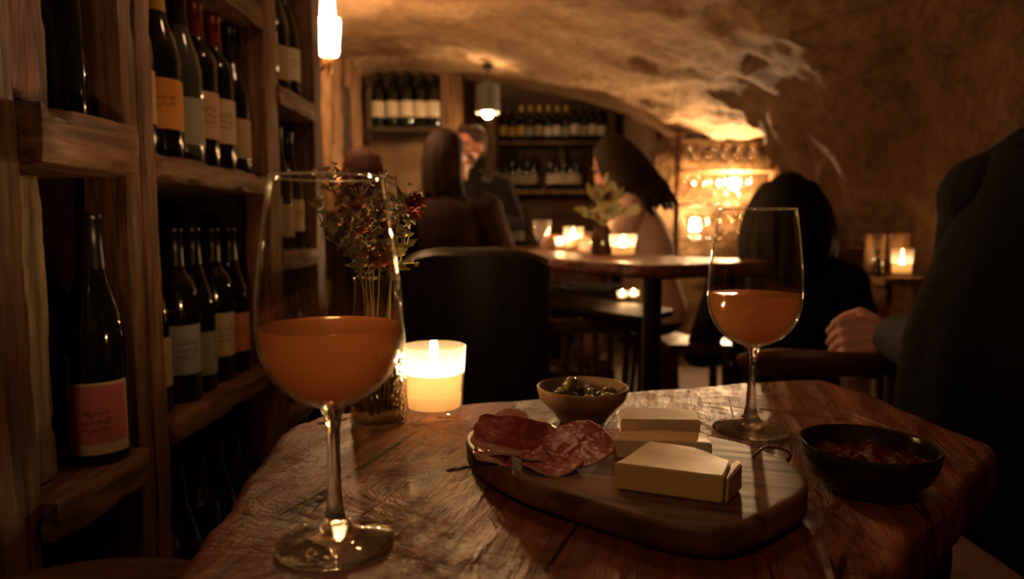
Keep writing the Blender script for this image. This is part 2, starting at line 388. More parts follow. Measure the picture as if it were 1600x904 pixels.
p = MB().rbox((at(766, 240, 6.3).x, 6.3, 1.2), (.11, .11, 2.4), (2, 2, 30), .01, 5, .01).build('trim_2', mat['panel']); struct(p)

# ================================================================== left wine rack
rk = thing('wine_rack', 'rough brown timber wine rack filling the whole left wall', 'wine rack', (-.68, 1.2, 0))
def post(y0, y1, x0=-.585, x1=-.53, z1=2.0, m='rack', seed=0, n='post', z0=0.0):
    return MB().rbox(((x0 + x1) / 2, (y0 + y1) / 2, (z0 + z1) / 2), (x1 - x0, y1 - y0, z1 - z0), (4, 5, int(90 * (z1 - z0) / 2) + 2), .0013, seed, .0016).build(n, mat[m], rk, True, sharp=28)
post(.60, .742, seed=1); post(.945, .982, x0=-.59, seed=2); post(.984, 1.024, x0=-.565, x1=-.528, m='strip', seed=3)
post(1.50, 1.575, seed=4, m='strip'); post(1.86, 1.935, seed=5)
post(.30, .36, seed=11)
def shelf(y0, y1, ztop, th=.04, x1=-.53, x0=-.80, seed=0, m='board', chip=.006, amp=.004):
    n = max(6, int((y1 - y0) / .012))
    return MB().rbox(((x0 + x1) / 2, (y0 + y1) / 2, ztop - th / 2), (x1 - x0, y1 - y0, th), (10, n, 4), amp * .45, seed, chip * .55).build('shelf_board', mat[m], rk, True, sharp=28)
shelf(.365, .598, .655, seed=1); shelf(.365, .598, 1.09, .06, seed=2)
shelf(.742, .944, .651, .05, -.512, seed=3); shelf(.742, .944, 1.097, .07, -.505, seed=4, chip=.012, amp=.006); shelf(.742, .944, .25, seed=5)
shelf(1.025, 1.499, 1.072, .042, -.527, seed=6, chip=.008); shelf(1.025, 1.499, .662, .042, -.520, seed=7, chip=.010, amp=.006); shelf(1.025, 1.499, .25, seed=8); shelf(1.025, 1.499, 1.43, .05, seed=9)
for i, z in enumerate((1.285, .905, .52, .14, 1.66)): shelf(1.576, 1.859, z, .045, -.525, seed=12 + i)
MB().rbox((-.572, .792, .838), (.022, .055, .37), (3, 6, 60), .002, 21, .003).build('weathered_plank', mat['peel'], rk, True)['label'] = 'pale peeling weathered plank'
MB().rbox((-.60, .768, .838), (.03, .03, .37), (2, 2, 30), .003, 22, .003).build('inner_batten', mat['strip'], rk, True)
for i in range(11):
    y0 = .30 + i * .1495
    MB().rbox((-.815, y0 + .0735, 1.0), (.02, .147, 2.0), (1, 3, 24), .002, 30 + i, .002).build('back_plank', mat['dark_wood'], rk, True)
for i, y in enumerate((.963, 1.004, 1.537, 1.897)):
    MB().rbox((-.695, y, 1.0), (.212, .018, 2.0), (4, 1, 30), .001, 200 + i, .001).build('partition', mat['dark_wood'], rk, True)
# red crate end on the upper shelf, nearest the camera
cr = thing('wooden_crate', 'red-brown rough wooden crate at the top left on the rack', 'crate', (-.645, .73, 1.097))
mat['red_wood'] = wood('red_painted_wood', (.03, .007, .004), (.13, .028, .015), (.26, .07, .035), 2, 35, bump=.9, stain=14)
for k in range(2):
    z0 = .004 + k * .155
    MB().rbox((.09, 0, z0 + .0765), (.02, .18, .153), (2, 14, 12), .003, 40 + k, .004).build('crate_board', mat['red_wood'], cr)
MB().rbox((-.01, -.085, .155), (.18, .012, .30), (8, 2, 12), .002, 44).build('crate_side', mat['red_wood'], cr)
MB().rbox((-.01, .085, .155), (.18, .012, .30), (8, 2, 12), .002, 45).build('crate_side', mat['red_wood'], cr)

# ------------------------------------------------------------------ wine bottles
BURG = [(.034, 0), (.0365, .004), (.0365, .15), (.0355, .165), (.030, .19), (.022, .213), (.0162, .235), (.0145, .26), (.0140, .292), (.0152, .293), (.0152, .300), (.011, .301)]
BORD = [(.034, 0), (.0365, .004), (.0365, .185), (.035, .198), (.029, .212), (.0195, .224), (.0155, .236), (.0142, .26), (.0140, .292), (.0152, .293), (.0152, .300), (.011, .301)]
def label_patch(r, z0, z1, half, n=18, th=.0007):
    rs = []
    for i in range(n + 1):
        a = -half + 2 * half * i / n; c, s_ = math.cos(a), math.sin(a)
        rs.append([V((c * (r + .0002), s_ * (r + .0002), z0)), V((c * (r + th), s_ * (r + th), z0)), V((c * (r + th), s_ * (r + th), z1)), V((c * (r + .0002), s_ * (r + .0002), z1))])
    return MB().rings(rs)
def scrawl(r, zc, half, rows, seed, size=.006, wd=.0008):
    """illegible handwritten strokes lying on the label"""
    R = random.Random(seed); m = MB()
    for k in range(rows):
        a = -half; z = zc - k * size * 1.9; pts = []
        while a < half * R.uniform(.7, 1):
            pts.append((a, z + R.uniform(-1, 1) * size * (.55 if R.random() > .25 else 1.0))); a += R.uniform(.02, .055)
        for (a0, z0), (a1, z1) in zip(pts, pts[1:]):
            d = V(((a1 - a0) * r, z1 - z0)); d.normalize(); nx, ny = -d.y * wd / 2, d.x * wd / 2
            q = []
            for a_, z_, sg in ((a0, z0, 1), (a1, z1, 1), (a1, z1, -1), (a0, z0, -1)):
                aa = a_ + sg * nx / r; q.append(V((math.cos(aa) * (r + .0010), math.sin(aa) * (r + .0010), z_ + sg * ny)))
            m.add(q, [(0, 1, 2, 3)])
    return m
def make_bottle(name, prof, lz=(.045, .125), half=1.15, ink=1, seed=1, foil=(.232, .302), border=False):
    t = thing(name, 'x', 'bottle')
    MB().lathe(prof, 28).build('glass_body', mat['bottle'], t, sharp=60)
    fp = [(r + .0006, z) for r, z in prof if z >= foil[0]]; fp.append((.001, .3025))
    MB().lathe([(.004, fp[0][1])] + fp, 20).build('capsule', mat['foil_black'], t, sharp=60)
    lb = label_patch(.0365, *lz, half).build('label', mat['paper_cream'], t, sharp=60)
    if ink: scrawl(.0365, lz[0] + (lz[1] - lz[0]) * .62, half * .45, ink, seed).build('label_print', mat['ink'], lb, smooth=False, fix=False)['kind'] = 'stuff'
    return t
protoA = make_bottle('wine_bottle', BURG, ink=2, seed=3)
protoB = make_bottle('wine_bottle', BORD, (.05, .135), 1.2, 3, 5)
protoC = make_bottle('wine_bottle', BURG, (.03, .11), 1.1, 0)
first = {id(protoA): 1, id(protoB): 1, id(protoC): 1}
def bottle(proto, loc, rz, label, paper, foil='foil_black', group=None, glass=None, sc=1.0):
    mats = dict(label=mat['paper_' + paper], capsule=mat[foil])
    if glass: mats['glass_body'] = mat[glass]
    return copy_thing(proto, loc, rz, label, group, mats, (sc, sc, sc))
RX = -.583; FACE = math.radians(-38)
G1 = 'wine bottles on the top shelf of the middle bay'
for y, pr, pap, foil, gl, lab in (
        (1.062, protoA, 'blush', 'foil_black', None, 'bottle half hidden by the post, pale pink label, upper shelf'),
        (1.142, protoA, 'orange', 'foil_gold', None, 'bottle with plain orange label and scribbled script, upper rack shelf'),
        (1.222, protoC, 'grey', 'foil_black', 'bottle_clear', 'grey-green glass bottle beside the orange labelled one, upper rack shelf'),
        (1.300, protoB, 'blush', 'foil_red', None, 'bottle with tall blush pink label and dark script, upper rack shelf'),
        (1.377, protoB, 'cream', 'foil_red', None, 'bottle with narrow creamy label right of the blush one, upper shelf'),
        (1.455, protoC, 'tan', 'foil_black', None, 'bottle with tan label against the second post, upper rack shelf')):
    bottle(pr, (RX + random.uniform(-.006, .006), y, 1.0735), FACE + random.uniform(-.1, .1), lab, pap, foil, G1, gl)
for k, y in enumerate((1.10, 1.19, 1.28, 1.37)):
    bottle(protoA, (-.69, y, 1.0735), FACE, ('first', 'second', 'third', 'fourth')[k] + ' red-capped bottle in the back row of the upper shelf', 'tan', 'foil_red', 'back row bottles with red capsules', sc=1.06)
G2 = 'wine bottles on the middle shelf of the middle bay'
for y, pr, pap, foil, gl, lab in (
        (1.072, protoA, 'tan', 'foil_black', None, 'dark bottle mostly behind the post on the middle rack shelf'),
        (1.158, protoB, 'silver', 'foil_black', None, 'bottle with long silver grey label, middle rack shelf'),
        (1.240, protoC, 'grey', 'foil_black', None, 'plain dark bottle between silver and cream labels, middle rack shelf'),
        (1.322, protoB, 'cream', 'foil_black', None, 'bottle with tall marbled cream label, middle rack shelf'),
        (1.402, protoA, 'red_orange', 'foil_black', None, 'bottle with burnt orange label, middle rack shelf'),
        (1.462, protoA, 'yellow', 'foil_black', None, 'bottle with mustard yellow label beside the second post')):
    x = -.575 if pap == 'silver' else RX + (-.05 if pap == 'yellow' else 0)
    bottle(pr, (x, y, .6635), FACE + (.25 if pap in ('cream',) else 0), lab, pap, foil, G2, gl, .98)
G3 = 'wine bottles on the low shelf of the middle bay'
for k, (y, pap) in enumerate(((1.068, 'cream'), (1.147, 'white'), (1.226, 'cream'), (1.305, 'tan'), (1.384, 'cream'), (1.46, 'cream'))):
    bottle((protoB, protoC)[k % 2], (RX, y, .2515), FACE, ('first', 'second', 'third', 'fourth', 'fifth', 'sixth')[k] + ' bottle from the near post on the low shelf, pale label', pap, 'foil_black', G3)
for row, (z, ps) in enumerate(((1.2865, ('tan', 'tan', 'white')), (.9065, ('grey', 'tan', 'cream')), (.5215, ('grey', 'tan', 'grey')))):
    for k, y in enumerate((1.625, 1.71, 1.795)):
        bottle((protoA, protoC)[k % 2], (RX, y, z), FACE, 'bottle with %s label, %s in the narrow bay, %s shelf' % (ps[k], ('nearest', 'middle one', 'farthest')[k], ('top', 'middle', 'lower')[row]), ps[k], 'foil_black', 'bottles in the narrow third bay')
# near bay: the pink label bottle, a dark one behind, two below, one above
pk = thing('wine_bottle', 'near bottle with square pink label and red scribble, left bay', 'bottle', (-.553, .893, .6525))
PKP = [(r * 1.0, z * 1.08) for r, z in BURG]
MB().lathe([(a, b) for a, b in PKP], 48).build('glass_body', mat['bottle'], pk, sharp=60)
MB().lathe([(.004, .252)] + [(r + .0006, z) for r, z in PKP if z > .25] + [(.001, .3265)], 32).build('capsule', mat['foil_black'], pk, sharp=60)
lb = label_patch(.0365, .014, .108, 1.12, 28).build('label', mat['paper_cream'], pk, sharp=60)
label_patch(.0373, .028, .1045, 1.02, 28, .0005).build('pink_panel', mat['paper_pink'], lb, sharp=60)['label'] = 'faded pink printed panel'
for k in range(1): scrawl(.0376, .068, .5, 3, 12, .0055, .0007).build('label_print', mat['ink'], lb, smooth=False, fix=False)['kind'] = 'stuff'
pk.rotation_euler = (0, 0, math.radians(-62))
bottle(protoB, (-.66, .885, .6525), FACE, 'dark bottle standing behind the pink labelled one', 'tan', 'foil_black')
bottle(protoA, (-.573, .90, .2515), FACE, 'dark capped bottle low in the left bay, farther one', 'grey', 'foil_black', 'low bottles in the left bay')
bottle(protoA, (-.575, .80, .2515), FACE, 'dark capped bottle low in the left bay, nearer one', 'grey', 'foil_black', 'low bottles in the left bay')
bottle(protoA, (-.59, .902, 1.0985), FACE + 2.6, 'dark bottle next to the red crate on the top left', 'grey', 'foil_black')
for q in (protoA, protoB, protoC):
    for ch in list(q.children):
        for g in list(ch.children): bpy.data.objects.remove(g)
        bpy.data.objects.remove(ch)
    PROTO_GONE = True
# far bar bottles are copies of a simpler bottle, made before the prototypes vanish
for q in (protoA, protoB, protoC): bpy.data.objects.remove(q)

# ================================================================== the table in front
def chaikin(p, it=3, keep=.2):
    p = [V((a[0], a[1])) for a in p]
    for _ in range(it):
        q = []
        for i in range(len(p)):
            a, b = p[i], p[(i + 1) % len(p)]; q += [a.lerp(b, keep), a.lerp(b, 1 - keep)]
        p = q
    return p
def resample(p, n):
    L = [0]; m = len(p)
    for i in range(m): L.append(L[-1] + (p[(i + 1) % m] - p[i]).length)
    out = []; k = 0
    for i in range(n):
        t = L[-1] * i / n
        while L[k + 1] < t: k += 1
        out.append(p[k % m].lerp(p[(k + 1) % m], (t - L[k]) / max(L[k + 1] - L[k], 1e-9)))
    return out
def seg_dist(p, a, b):
    d = b - a; t = max(0, min(1, (p - a).dot(d) / max(d.length_squared, 1e-12))); return (p - a - d * t).length
def slab(outline, ztop, th, nseg, nr, amp, rnd, wob=0.0, cracks=(), nscale=9, hole=None):
    o = resample(outline, nseg); c = sum(o, V((0, 0))) / nseg
    o = [q + (q - c).normalized() * (noise.noise(V((q.x * 16, q.y * 16, 1))) * wob + noise.noise(V((q.x * 60, q.y * 60, 4))) * wob * .4) for q in o]
    segs = [(V(a), V(b), wd, dp) for pts, wd, dp in cracks for a, b in zip(pts, pts[1:])]
    rs = []
    for k in range(nr + 1):
        f = max((k / nr) ** .75, .002); row = []
        for q in o:
            inner = c + (q - c) * (1 - rnd / max((q - c).length, 1e-6)); p = c.lerp(inner, f); z = ztop
            z += amp * (noise.noise(V((p.x * nscale, p.y * nscale, 2))) + .5 * noise.noise(V((p.x * nscale * 3.1, p.y * nscale * 3.1, 7))))
            for a, b, wd, dp in segs:
                d = seg_dist(p, a, b)
                w_ = wd * (.6 + .8 * abs(noise.noise(V((p.x * 70, p.y * 70, 0)))))
                if d < w_: z -= dp * (1 - d / w_)
            row.append(V((p.x, p.y, z)))
        rs.append(row)
    for k in range(1, 5):
        a = k / 4 * math.pi / 2; row = []
        for i, q in enumerate(o):
            dr = (q - c).normalized(); p = q - dr * rnd * (1 - math.sin(a)); row.append(V((p.x, p.y, rs[nr][i].z - rnd * .7 * (1 - math.cos(a)))))
        rs.append(row)
    for k in range(1, 5):
        row = []
        for q in o:
            dr = (q - c).normalized(); z = ztop - rnd * .7 - (th - rnd * .7) * k / 4
            p = q + dr * (noise.noise(V((q.x * 20, q.y * 20, z * 60))) * wob * .8 - (.006 if k == 4 else 0)); row.append(V((p.x, p.y, z)))
        rs.append(row)
    return MB().rings(rs)
TZ = .75
g2 = lambda px, py, z=TZ: (ground(px, py, z).x, ground(px, py, z).y)
tbl = thing('cafe_table', 'worn reddish brown wooden table with cracked slab top in the foreground', 'table', (.1, .55, 0))
out = [(-.200, .245), (-.205, .41), (-.246, .748), (.06, .835), (.436, .945), (.458, .80), (.470, .632), (.345, .515), (.223, .391), (.10, .268)]
cr_ = [([g2(700, 735), g2(742, 728), g2(775, 742)], .0035, .004), ([g2(470, 655), g2(500, 662), g2(540, 655)], .004, .004), ([g2(1190, 640), g2(1250, 648), g2(1330, 655)], .005, .005), ([g2(1330, 645), g2(1420, 680)], .004, .004)]
slab(chaikin(out, 3, .12), TZ, .045, 480, 150, .0016, .010, .005, cr_).build('table_top', mat['table'], tbl, True, sharp=80)
for x, y in ((-.15, .32), (-.18, .68), (.37, .83), (.36, .60)):
    MB().rbox((x, y, .355), (.055, .055, .69), (3, 3, 24), .002, 60 + x, .003).build('leg', mat['dark_wood'], tbl, True)
MB().box((.10, .72, .68), (.5, .025, .06), .004).build('apron', mat['dark_wood'], tbl, True)

# ------------------------------------------------------------------ wine glasses
GP = [(.0385, .0), (.0388, .0015), (.036, .0035), (.022, .0065), (.012, .0105), (.0070, .017), (.0050, .028), (.0042, .050), (.0043, .075), (.0056, .086), (.0085, .0925)]
BOWL = [(.0085, .0925), (.0175, .0965), (.0275, .1025), (.0365, .112), (.0430, .1245), (.0462, .138), (.0467, .150), (.0455, .170), (.0425, .195), (.0390, .220), (.0358, .240)]
def wine_glass(label, loc, sz, level, top=1.0, sw=1.0):
    t = thing('wine_glass', label, 'wine glass', loc, 0, 'glasses of orange wine on the table')
    pr = [(r * sw, z * sz) for r, z in GP]
    MB().lathe([(.001, .0002)] + pr + [(.002, .0945 * sz)], 48).build('stem_and_foot', mat['solid'], t, sharp=70)
    bw = catmull([(r * sw * (1 + (top - 1) * max(0, (z - .15) / .09)), 0, z * sz) for r, z in BOWL], 60)
    outer = [(p.x, p.z) for p in bw]; inner = [(max(p.x - .0011, .0005), p.z + (.002 if p.z < .1 * sz else .0004)) for p in bw]
    rim = [(bw[-1].x - .0003, bw[-1].z + .0006)]
    MB().lathe(outer + rim + inner[::-1] + [(.0005, inner[0][1])], 64).build('bowl', mat['thin'], t, sharp=80)
    rr = bw[-1].x - .0005; MB().lathe([(rr + .0009 * math.cos(a), bw[-1].z + .0004 + .0009 * math.sin(a)) for a in [k * math.pi / 4 for k in range(8)]], 64, closed=True).build('rim', mat['rim'], t)
    wl = [(max(p.x - .0021, .0005), p.z + .0024) for p in bw if p.z + .0024 < level]
    r1 = wl[-1][0]; wl.append((r1 + .0002, level)); wl += [(r1 - .001, level + .0004), (r1 * .9, level - .0002), (r1 * .5, level - .0003), (.0005, level - .0003)]
    MB().lathe([(.0005, wl[0][1] - .0002)] + wl, 64).build('wine', mat['wine'], t, sharp=60)['label'] = 'cloudy orange wine'
    return t
gp = ground(525, 850, TZ); wine_glass('large stemmed glass half full of orange wine, nearest on the left', (gp.x, gp.y, TZ + .0012), 1.0, .146)
gp = ground(1172, 672, TZ); wine_glass('stemmed glass of orange wine standing behind the cheese on the right', (gp.x, gp.y, TZ + .0012), .945, .1415, 1.07, .99)

# ------------------------------------------------------------------ candles
def candle(label, loc, r0, r1, h, wax_h, fl, group, flame='flame', name='glass_candle', n=48):
    t = thing(name, label, 'candle', loc, 0, group)
    th = r0 * .055
    MB().lathe([(.001, 0), (r0 * .94, 0), (r0, .003), (r1, h), (r1 - th * .5, h + th * .5), (r1 - th, h), (r0 - th, .012), (.001, .011)], n).build('glass', mat['tumbler'], t, sharp=60)
    q = lambda z: r0 + (r1 - r0) * z / h - th - .0006
    w = [(.001, .0118), (q(.013), .0122), (q(wax_h), wax_h), (q(wax_h) - .004, wax_h - .0005), (q(wax_h) * .62, wax_h * .62), (q(wax_h) * .3, wax_h * .50), (.001, wax_h * .49)]
    MB().lathe(w, n).build('wax', mat['wax'], t, sharp=60)
    b = wax_h * .49
    MB().tube([(0, 0, b - .002), (.0005, 0, b + .006), (.001, .0005, b + .011)], .0009, 8).build('wick', mat['wick'], t)
    pr = [(.0002, b + .009), (fl * .16, b + .009 + fl * .08), (fl * .23, b + .009 + fl * .28), (fl * .19, b + .009 + fl * .52), (fl * .09, b + .009 + fl * .8), (.0002, b + .009 + fl)]
    MB().lathe(pr, 14).build('flame', mat[flame], t)
    return t
gp = ground(679, 651, TZ)
candle('lit candle in a clear tumbler glowing at the back of the table', (gp.x, gp.y, TZ + .001), .0305, .0355, .079, .050, .030, 'lit table candles')

# ------------------------------------------------------------------ vase with sprigs
vp = ground(592, 663, TZ); VZ = TZ + .001
vs = thing('glass_vase', 'clear hammered glass jar holding wild flowers behind the wine glass', 'vase', (vp.x, vp.y, VZ))
VR = .0300
MB().lathe([(.001, 0), (VR * .93, 0), (VR, .004), (VR, .083), (VR - .0018, .083), (VR - .0018, .006), (.001, .006)], 56).build('hammered_base', mat['hammered'], vs, sharp=60)
MB().lathe([(VR, .083), (VR * .96, .10), (VR * .80, .125), (VR * .74, .150), (VR * .82, .158), (VR * .79, .158), (VR * .71, .150), (VR * .77, .125), (VR * .93, .10), (VR - .0018, .083)], 56, closed=True).build('neck', mat['vase_glass'], vs, sharp=70)
MB().lathe([(.001, .0064), (VR - .0024, .0064), (VR - .0024, .080), (VR * .9, .104), (.001, .104)], 40).build('water', mat['water'], vs)
mat['stem'] = plain('green_stem', (.28, .24, .10), .6)
mat['leaf'] = translucent('dusty_green_leaf', (.52, .46, .26), (.46, .42, .20), .6, .04, .5)
mat['leaf_olive'] = translucent('olive_leaf', (.42, .37, .16), (.34, .30, .10), .6, .04, .5)
mat['petal_red'] = translucent('red_petal', (.34, .07, .055), (.28, .05, .03), .6, .02, .5)
mat['petal_pale'] = translucent('pale_blossom', (.62, .5, .38), (.5, .38, .26), .6, .02, .5)
mat['petal_rust'] = translucent('rust_blossom', (.46, .17, .09), (.4, .13, .06), .6, .02, .5)
def leaf_mesh(name, m, L=.016, W=.007, fold=.25, lobes=1):
    b = MB(); n = 6; rs = []
    for i in range(n + 1):
        t = i / n; wd = W * .5 * math.sin(math.pi * min(1, t * .95 + .03)) ** .8 * (1 + .25 * lobes * math.sin(t * 14)); z = .003 * math.sin(t * 3)
        rs.append([V((L * t, -wd, z + wd * fold)), V((L * t, 0, z)), V((L * t, wd, z + wd * fold)), V((L * t, 0, z - .0003))])
    b.rings(rs); o = b.build(name, mat[m], None); C.objects.unlink(o); return o.data
def blossom_mesh(name, m, r=.006, petals=5):
    b = MB(); rs = []; n = petals * 4
    for k in range(4):
        f = k / 3; rs.append([V((math.cos(2 * math.pi * i / n), math.sin(2 * math.pi * i / n), 0)) * (r * max(f, .05) * (1 + .32 * f * math.cos(petals * 2 * math.pi * i / n))) + V((0, 0, r * .45 * f * f)) for i in range(n)])
    for k in range(3, -1, -1):
        f = k / 3; rs.append([V((math.cos(2 * math.pi * i / n), math.sin(2 * math.pi * i / n), 0)) * (r * .97 * max(f, .04) * (1 + .32 * f * math.cos(petals * 2 * math.pi * i / n))) + V((0, 0, r * .45 * f * f - r * .12)) for i in range(n)])
    b.rings(rs); o = b.build(name, mat[m], None); C.objects.unlink(o); return o.data
LEAF = [leaf_mesh('leaf', 'leaf', .011, .0045), leaf_mesh('leaf', 'leaf_olive', .014, .0055, .2), leaf_mesh('leaf', 'leaf', .008, .005, .35)]
BLO = dict(red=blossom_mesh('blossom', 'petal_red', .0075, 6), pale=blossom_mesh('blossom', 'petal_pale', .0036), rust=blossom_mesh('blossom', 'petal_rust', .004), green=blossom_mesh('blossom', 'leaf', .0042, 4))
def place(data, name, parent, loc, d, roll=0, sc=1):
    o = bpy.data.objects.new(name, data); C.objects.link(o); o.parent = parent; o.location = loc
    o.rotation_mode = 'QUATERNION'; o.rotation_quaternion = V(d).to_track_quat('X' if name == 'leaf' else 'Z', 'Y'); o.scale = (sc,) * 3; return o
def sprig(label, px, py, dy, kind, seed, nleaf=8, nbl=7, spread=.02):
    R = random.Random(seed); tip = at(px, py, vp.y + dy)
    base = V((vp.x + R.uniform(-.014, .014), vp.y + R.uniform(-.014, .014), VZ + .012))
    d0 = V((tip.x - vp.x, tip.y - vp.y, 0)); mouth = V((vp.x, vp.y, VZ + .156)) + (d0.normalized() * min(.016, d0.length)); mid = mouth.lerp(tip, .5) + V((R.uniform(-.008, .008), R.uniform(-.008, .008), .006))
    t = thing('flower_sprig', label, 'flower', base, 0, 'wild flower sprigs in the glass jar')
    path = [p - base for p in catmull([base, mouth, mid, tip], 18)]
    m = MB(); m.tube(path, [.0011 - .0006 * i / 18 for i in range(19)], 6)
    br = []
    for k in range(int(nbl * 1.4)):
        i = R.randint(11, 18); p = path[i]; d = (V((R.uniform(-1, 1), R.uniform(-1, 1), R.uniform(.1, 1.1)))).normalized()
        e = p + d * spread * R.uniform(.5, 1.2); m.tube([p, p.lerp(e, .5) + V((0, 0, -.001)), e], [.0006, .0005, .0004], 5); br.append((e, d))
    m.build('stem', mat['stem'], t)
    for e, d in br: place(BLO[kind], 'blossom', t, e, d, 0, R.uniform(.8, 1.3))
    if kind == 'red':
        for q, dd in (((0, 0, 0), (.2, -.8, .5)), ((.004, -.002, .005), (.7, -.4, .5)), ((-.004, -.001, .004), (-.6, -.5, .6)), ((.001, -.003, -.005), (.1, -.7, -.6))): place(BLO['red'], 'blossom', t, path[-1] + V(q), dd, 0, 1.0)
    for k in range(int(nleaf * 1.6)):
        i = R.randint(6, 17); d = V((R.uniform(-1, 1), R.uniform(-1, 1), R.uniform(-.3, .9))).normalized()
        place(R.choice(LEAF), 'leaf', t, path[i], d, 0, R.uniform(.7, 1.35))
    return t
sprig('sprig with dark umbel of tiny pale buds, leftmost in the jar', 512, 282, .01, 'pale', 1, 4, 14, .022)
sprig('short sprig with drooping olive leaves on the left side of the jar', 490, 318, -.01, 'green', 2, 12, 5)
sprig('sprig with rust coloured fluffy head above the jar', 548, 330, .02, 'rust', 3, 8, 22, .020)
sprig('tall sprig with pale buds in the middle of the bunch', 590, 290, .01, 'pale', 4, 10, 9)
sprig('tallest green sprig right of centre in the bunch', 618, 272, .0, 'green', 5, 9, 9)
sprig('green sprig with scalloped leaves ending beside the red flower', 632, 300, .015, 'green', 6, 10, 6)
sprig('sprig ending in one red flower on the right', 648, 322, .0, 'red', 7, 7, 0)
sprig('leafy sprig with grey-green leaves low on the right', 634, 385, -.005, 'green', 8, 13, 7)
sprig('sprig reaching sideways to a single pale leaf on the far right', 655, 410, .0, 'pale', 9, 5, 2, .012)
sprig('yellow-green bushy sprig low in the middle of the bunch', 545, 385, -.012, 'green', 10, 14, 8)
sprig('sprig with small rusty buds just above the jar mouth', 582, 412, -.015, 'rust', 11, 8, 14, .016)
sprig('fine twig with pale buds behind the rusty head', 560, 300, .03, 'pale', 12, 6, 8)
# ------------------------------------------------------------------ serving board and food
BZ = TZ + .0245
bo = [g2(728, 676, BZ), g2(733, 697, BZ), g2(755, 716, BZ), g2(800, 741, BZ), g2(871, 765, BZ), g2(947, 788, BZ), g2(1023, 811, BZ), g2(1095, 824, BZ), g2(1150, 823, BZ), g2(1214, 797, BZ), g2(1255, 772, BZ), g2(1266, 750, BZ),
      g2(1240, 722, BZ), g2(1180, 695, BZ), g2(1100, 678, BZ), g2(1000, 668, BZ), g2(900, 664, BZ), g2(800, 662, BZ), g2(748, 664, BZ)]
bd = thing('serving_board', 'dark oval wooden serving board carrying cheese and cold cuts', 'serving board', (.10, .56, TZ + .002))
slab(chaikin(bo, 2, .25), BZ, .0225, 200, 40, .0004, .005, .0015).build('board_slab', mat['board_food'], bd, True, sharp=80)
mat['cheese_y'] = plain('firm_yellow_cheese', (.66, .46, .17), .42, var=.12, vs=25, bump=(70, .15, .002), Subsurface_Weight=.15, Subsurface_Radius=(.01, .006, .002))
mat['cheese_w'] = plain('pale_cheese', (.70, .54, .34), .5, var=.1, vs=30, bump=(90, .2, .002), Subsurface_Weight=.15, Subsurface_Radius=(.01, .006, .002))
mat['cheese_o'] = plain('amber_cheese', (.60, .36, .15), .45, var=.15, vs=30, bump=(80, .2, .002), Subsurface_Weight=.15, Subsurface_Radius=(.01, .006, .002))
mat['rind'] = plain('pale_rind', (.62, .50, .34), .7, bump=(200, .3, .002))
def cheese(name, label, pix, h, m, z0=BZ, group='cheese pieces on the board', dents=None, rind=None, tilt=0):
    pts = [V((*g2(px, py, z0), 0)) for px, py in pix]; c = sum(pts, V()) / len(pts)
    t = thing(name, label, 'cheese', (c.x, c.y, z0 + .0006), 0, group)
    bm = bmesh.new(); vb = [bm.verts.new((p.x - c.x, p.y - c.y, 0)) for p in pts]; f = bm.faces.new(vb)
    r = bmesh.ops.extrude_face_region(bm, geom=[f]); bmesh.ops.translate(bm, verts=[q for q in r['geom'] if isinstance(q, bmesh.types.BMVert)], vec=(0, 0, h))
    bmesh.ops.bevel(bm, geom=bm.edges[:], offset=.0012, segments=2, affect='EDGES'); bmesh.ops.triangulate(bm, faces=bm.faces[:])
    bmesh.ops.subdivide_edges(bm, edges=bm.edges[:], cuts=3, use_grid_fill=True)
    for q in bm.verts:
        w_ = q.co + c; q.co += noise.noise_vector(w_ * 60) * .0007 + noise.noise_vector(w_ * 18) * .0012
        q.co.z = max(q.co.z, 0)
        for dx, dy, rr in dents or ():
            d = (V((q.co.x, q.co.y)) - V((dx, dy))).length
            if d < rr and q.co.z > h * .8: q.co.z -= .0022 * (1 - d / rr)
    bmesh.ops.recalc_face_normals(bm, faces=bm.faces)
    b = MB(); bm.verts.index_update(); b.add([q.co.copy() for q in bm.verts], [[q.index for q in f.verts] for f in bm.faces]); bm.free()
    b.build('paste', mat[m], t, sharp=50)
    if rind:
        a, d = V((pts[rind[0]] - c)), V((pts[rind[1]] - c)); e = (d - a); nrm = V((e.y, -e.x, 0)).normalized()
        if nrm.dot(a) < 0: nrm = -nrm
        MB().rbox((0, 0, 0), (e.length * .97, .0016, h * .98), (16, 1, 4), .0004, 3).build('rind', mat['rind'], t)
        o = t.children[-1]; o.location = (a + d) / 2 + nrm * .0018 + V((0, 0, h / 2)); o.rotation_euler = (0, 0, math.atan2(e.y, e.x))
    return t
cheese('cheese_wedge', 'thick yellow cheese wedge in front, with small holes on top', [(960, 766), (1128, 789), (1140, 762), (1082, 738), (1012, 729)], .0195, 'cheese_y', dents=[(-.012, .012, .004), (.004, .014, .003), (.018, .008, .0035), (-.02, .004, .003)])
cheese('cheese_slice', 'small yellow cheese slice leaning out behind the front wedge', [(1136, 789), (1158, 764), (1150, 757), (1140, 764), (1132, 788)], .0185, 'cheese_y')
cheese('cheese_wedge', 'long amber cheese slab in the middle of the board', [(956, 714), (1040, 719), (1112, 719), (1104, 703), (1040, 697), (966, 700)], .0145, 'cheese_o', rind=(0, 2))
cheese('cheese_wedge', 'pale off-white cheese block at the back of the board', [(968, 690), (1094, 693), (1086, 676), (1040, 670), (966, 672)], .0200, 'cheese_w')
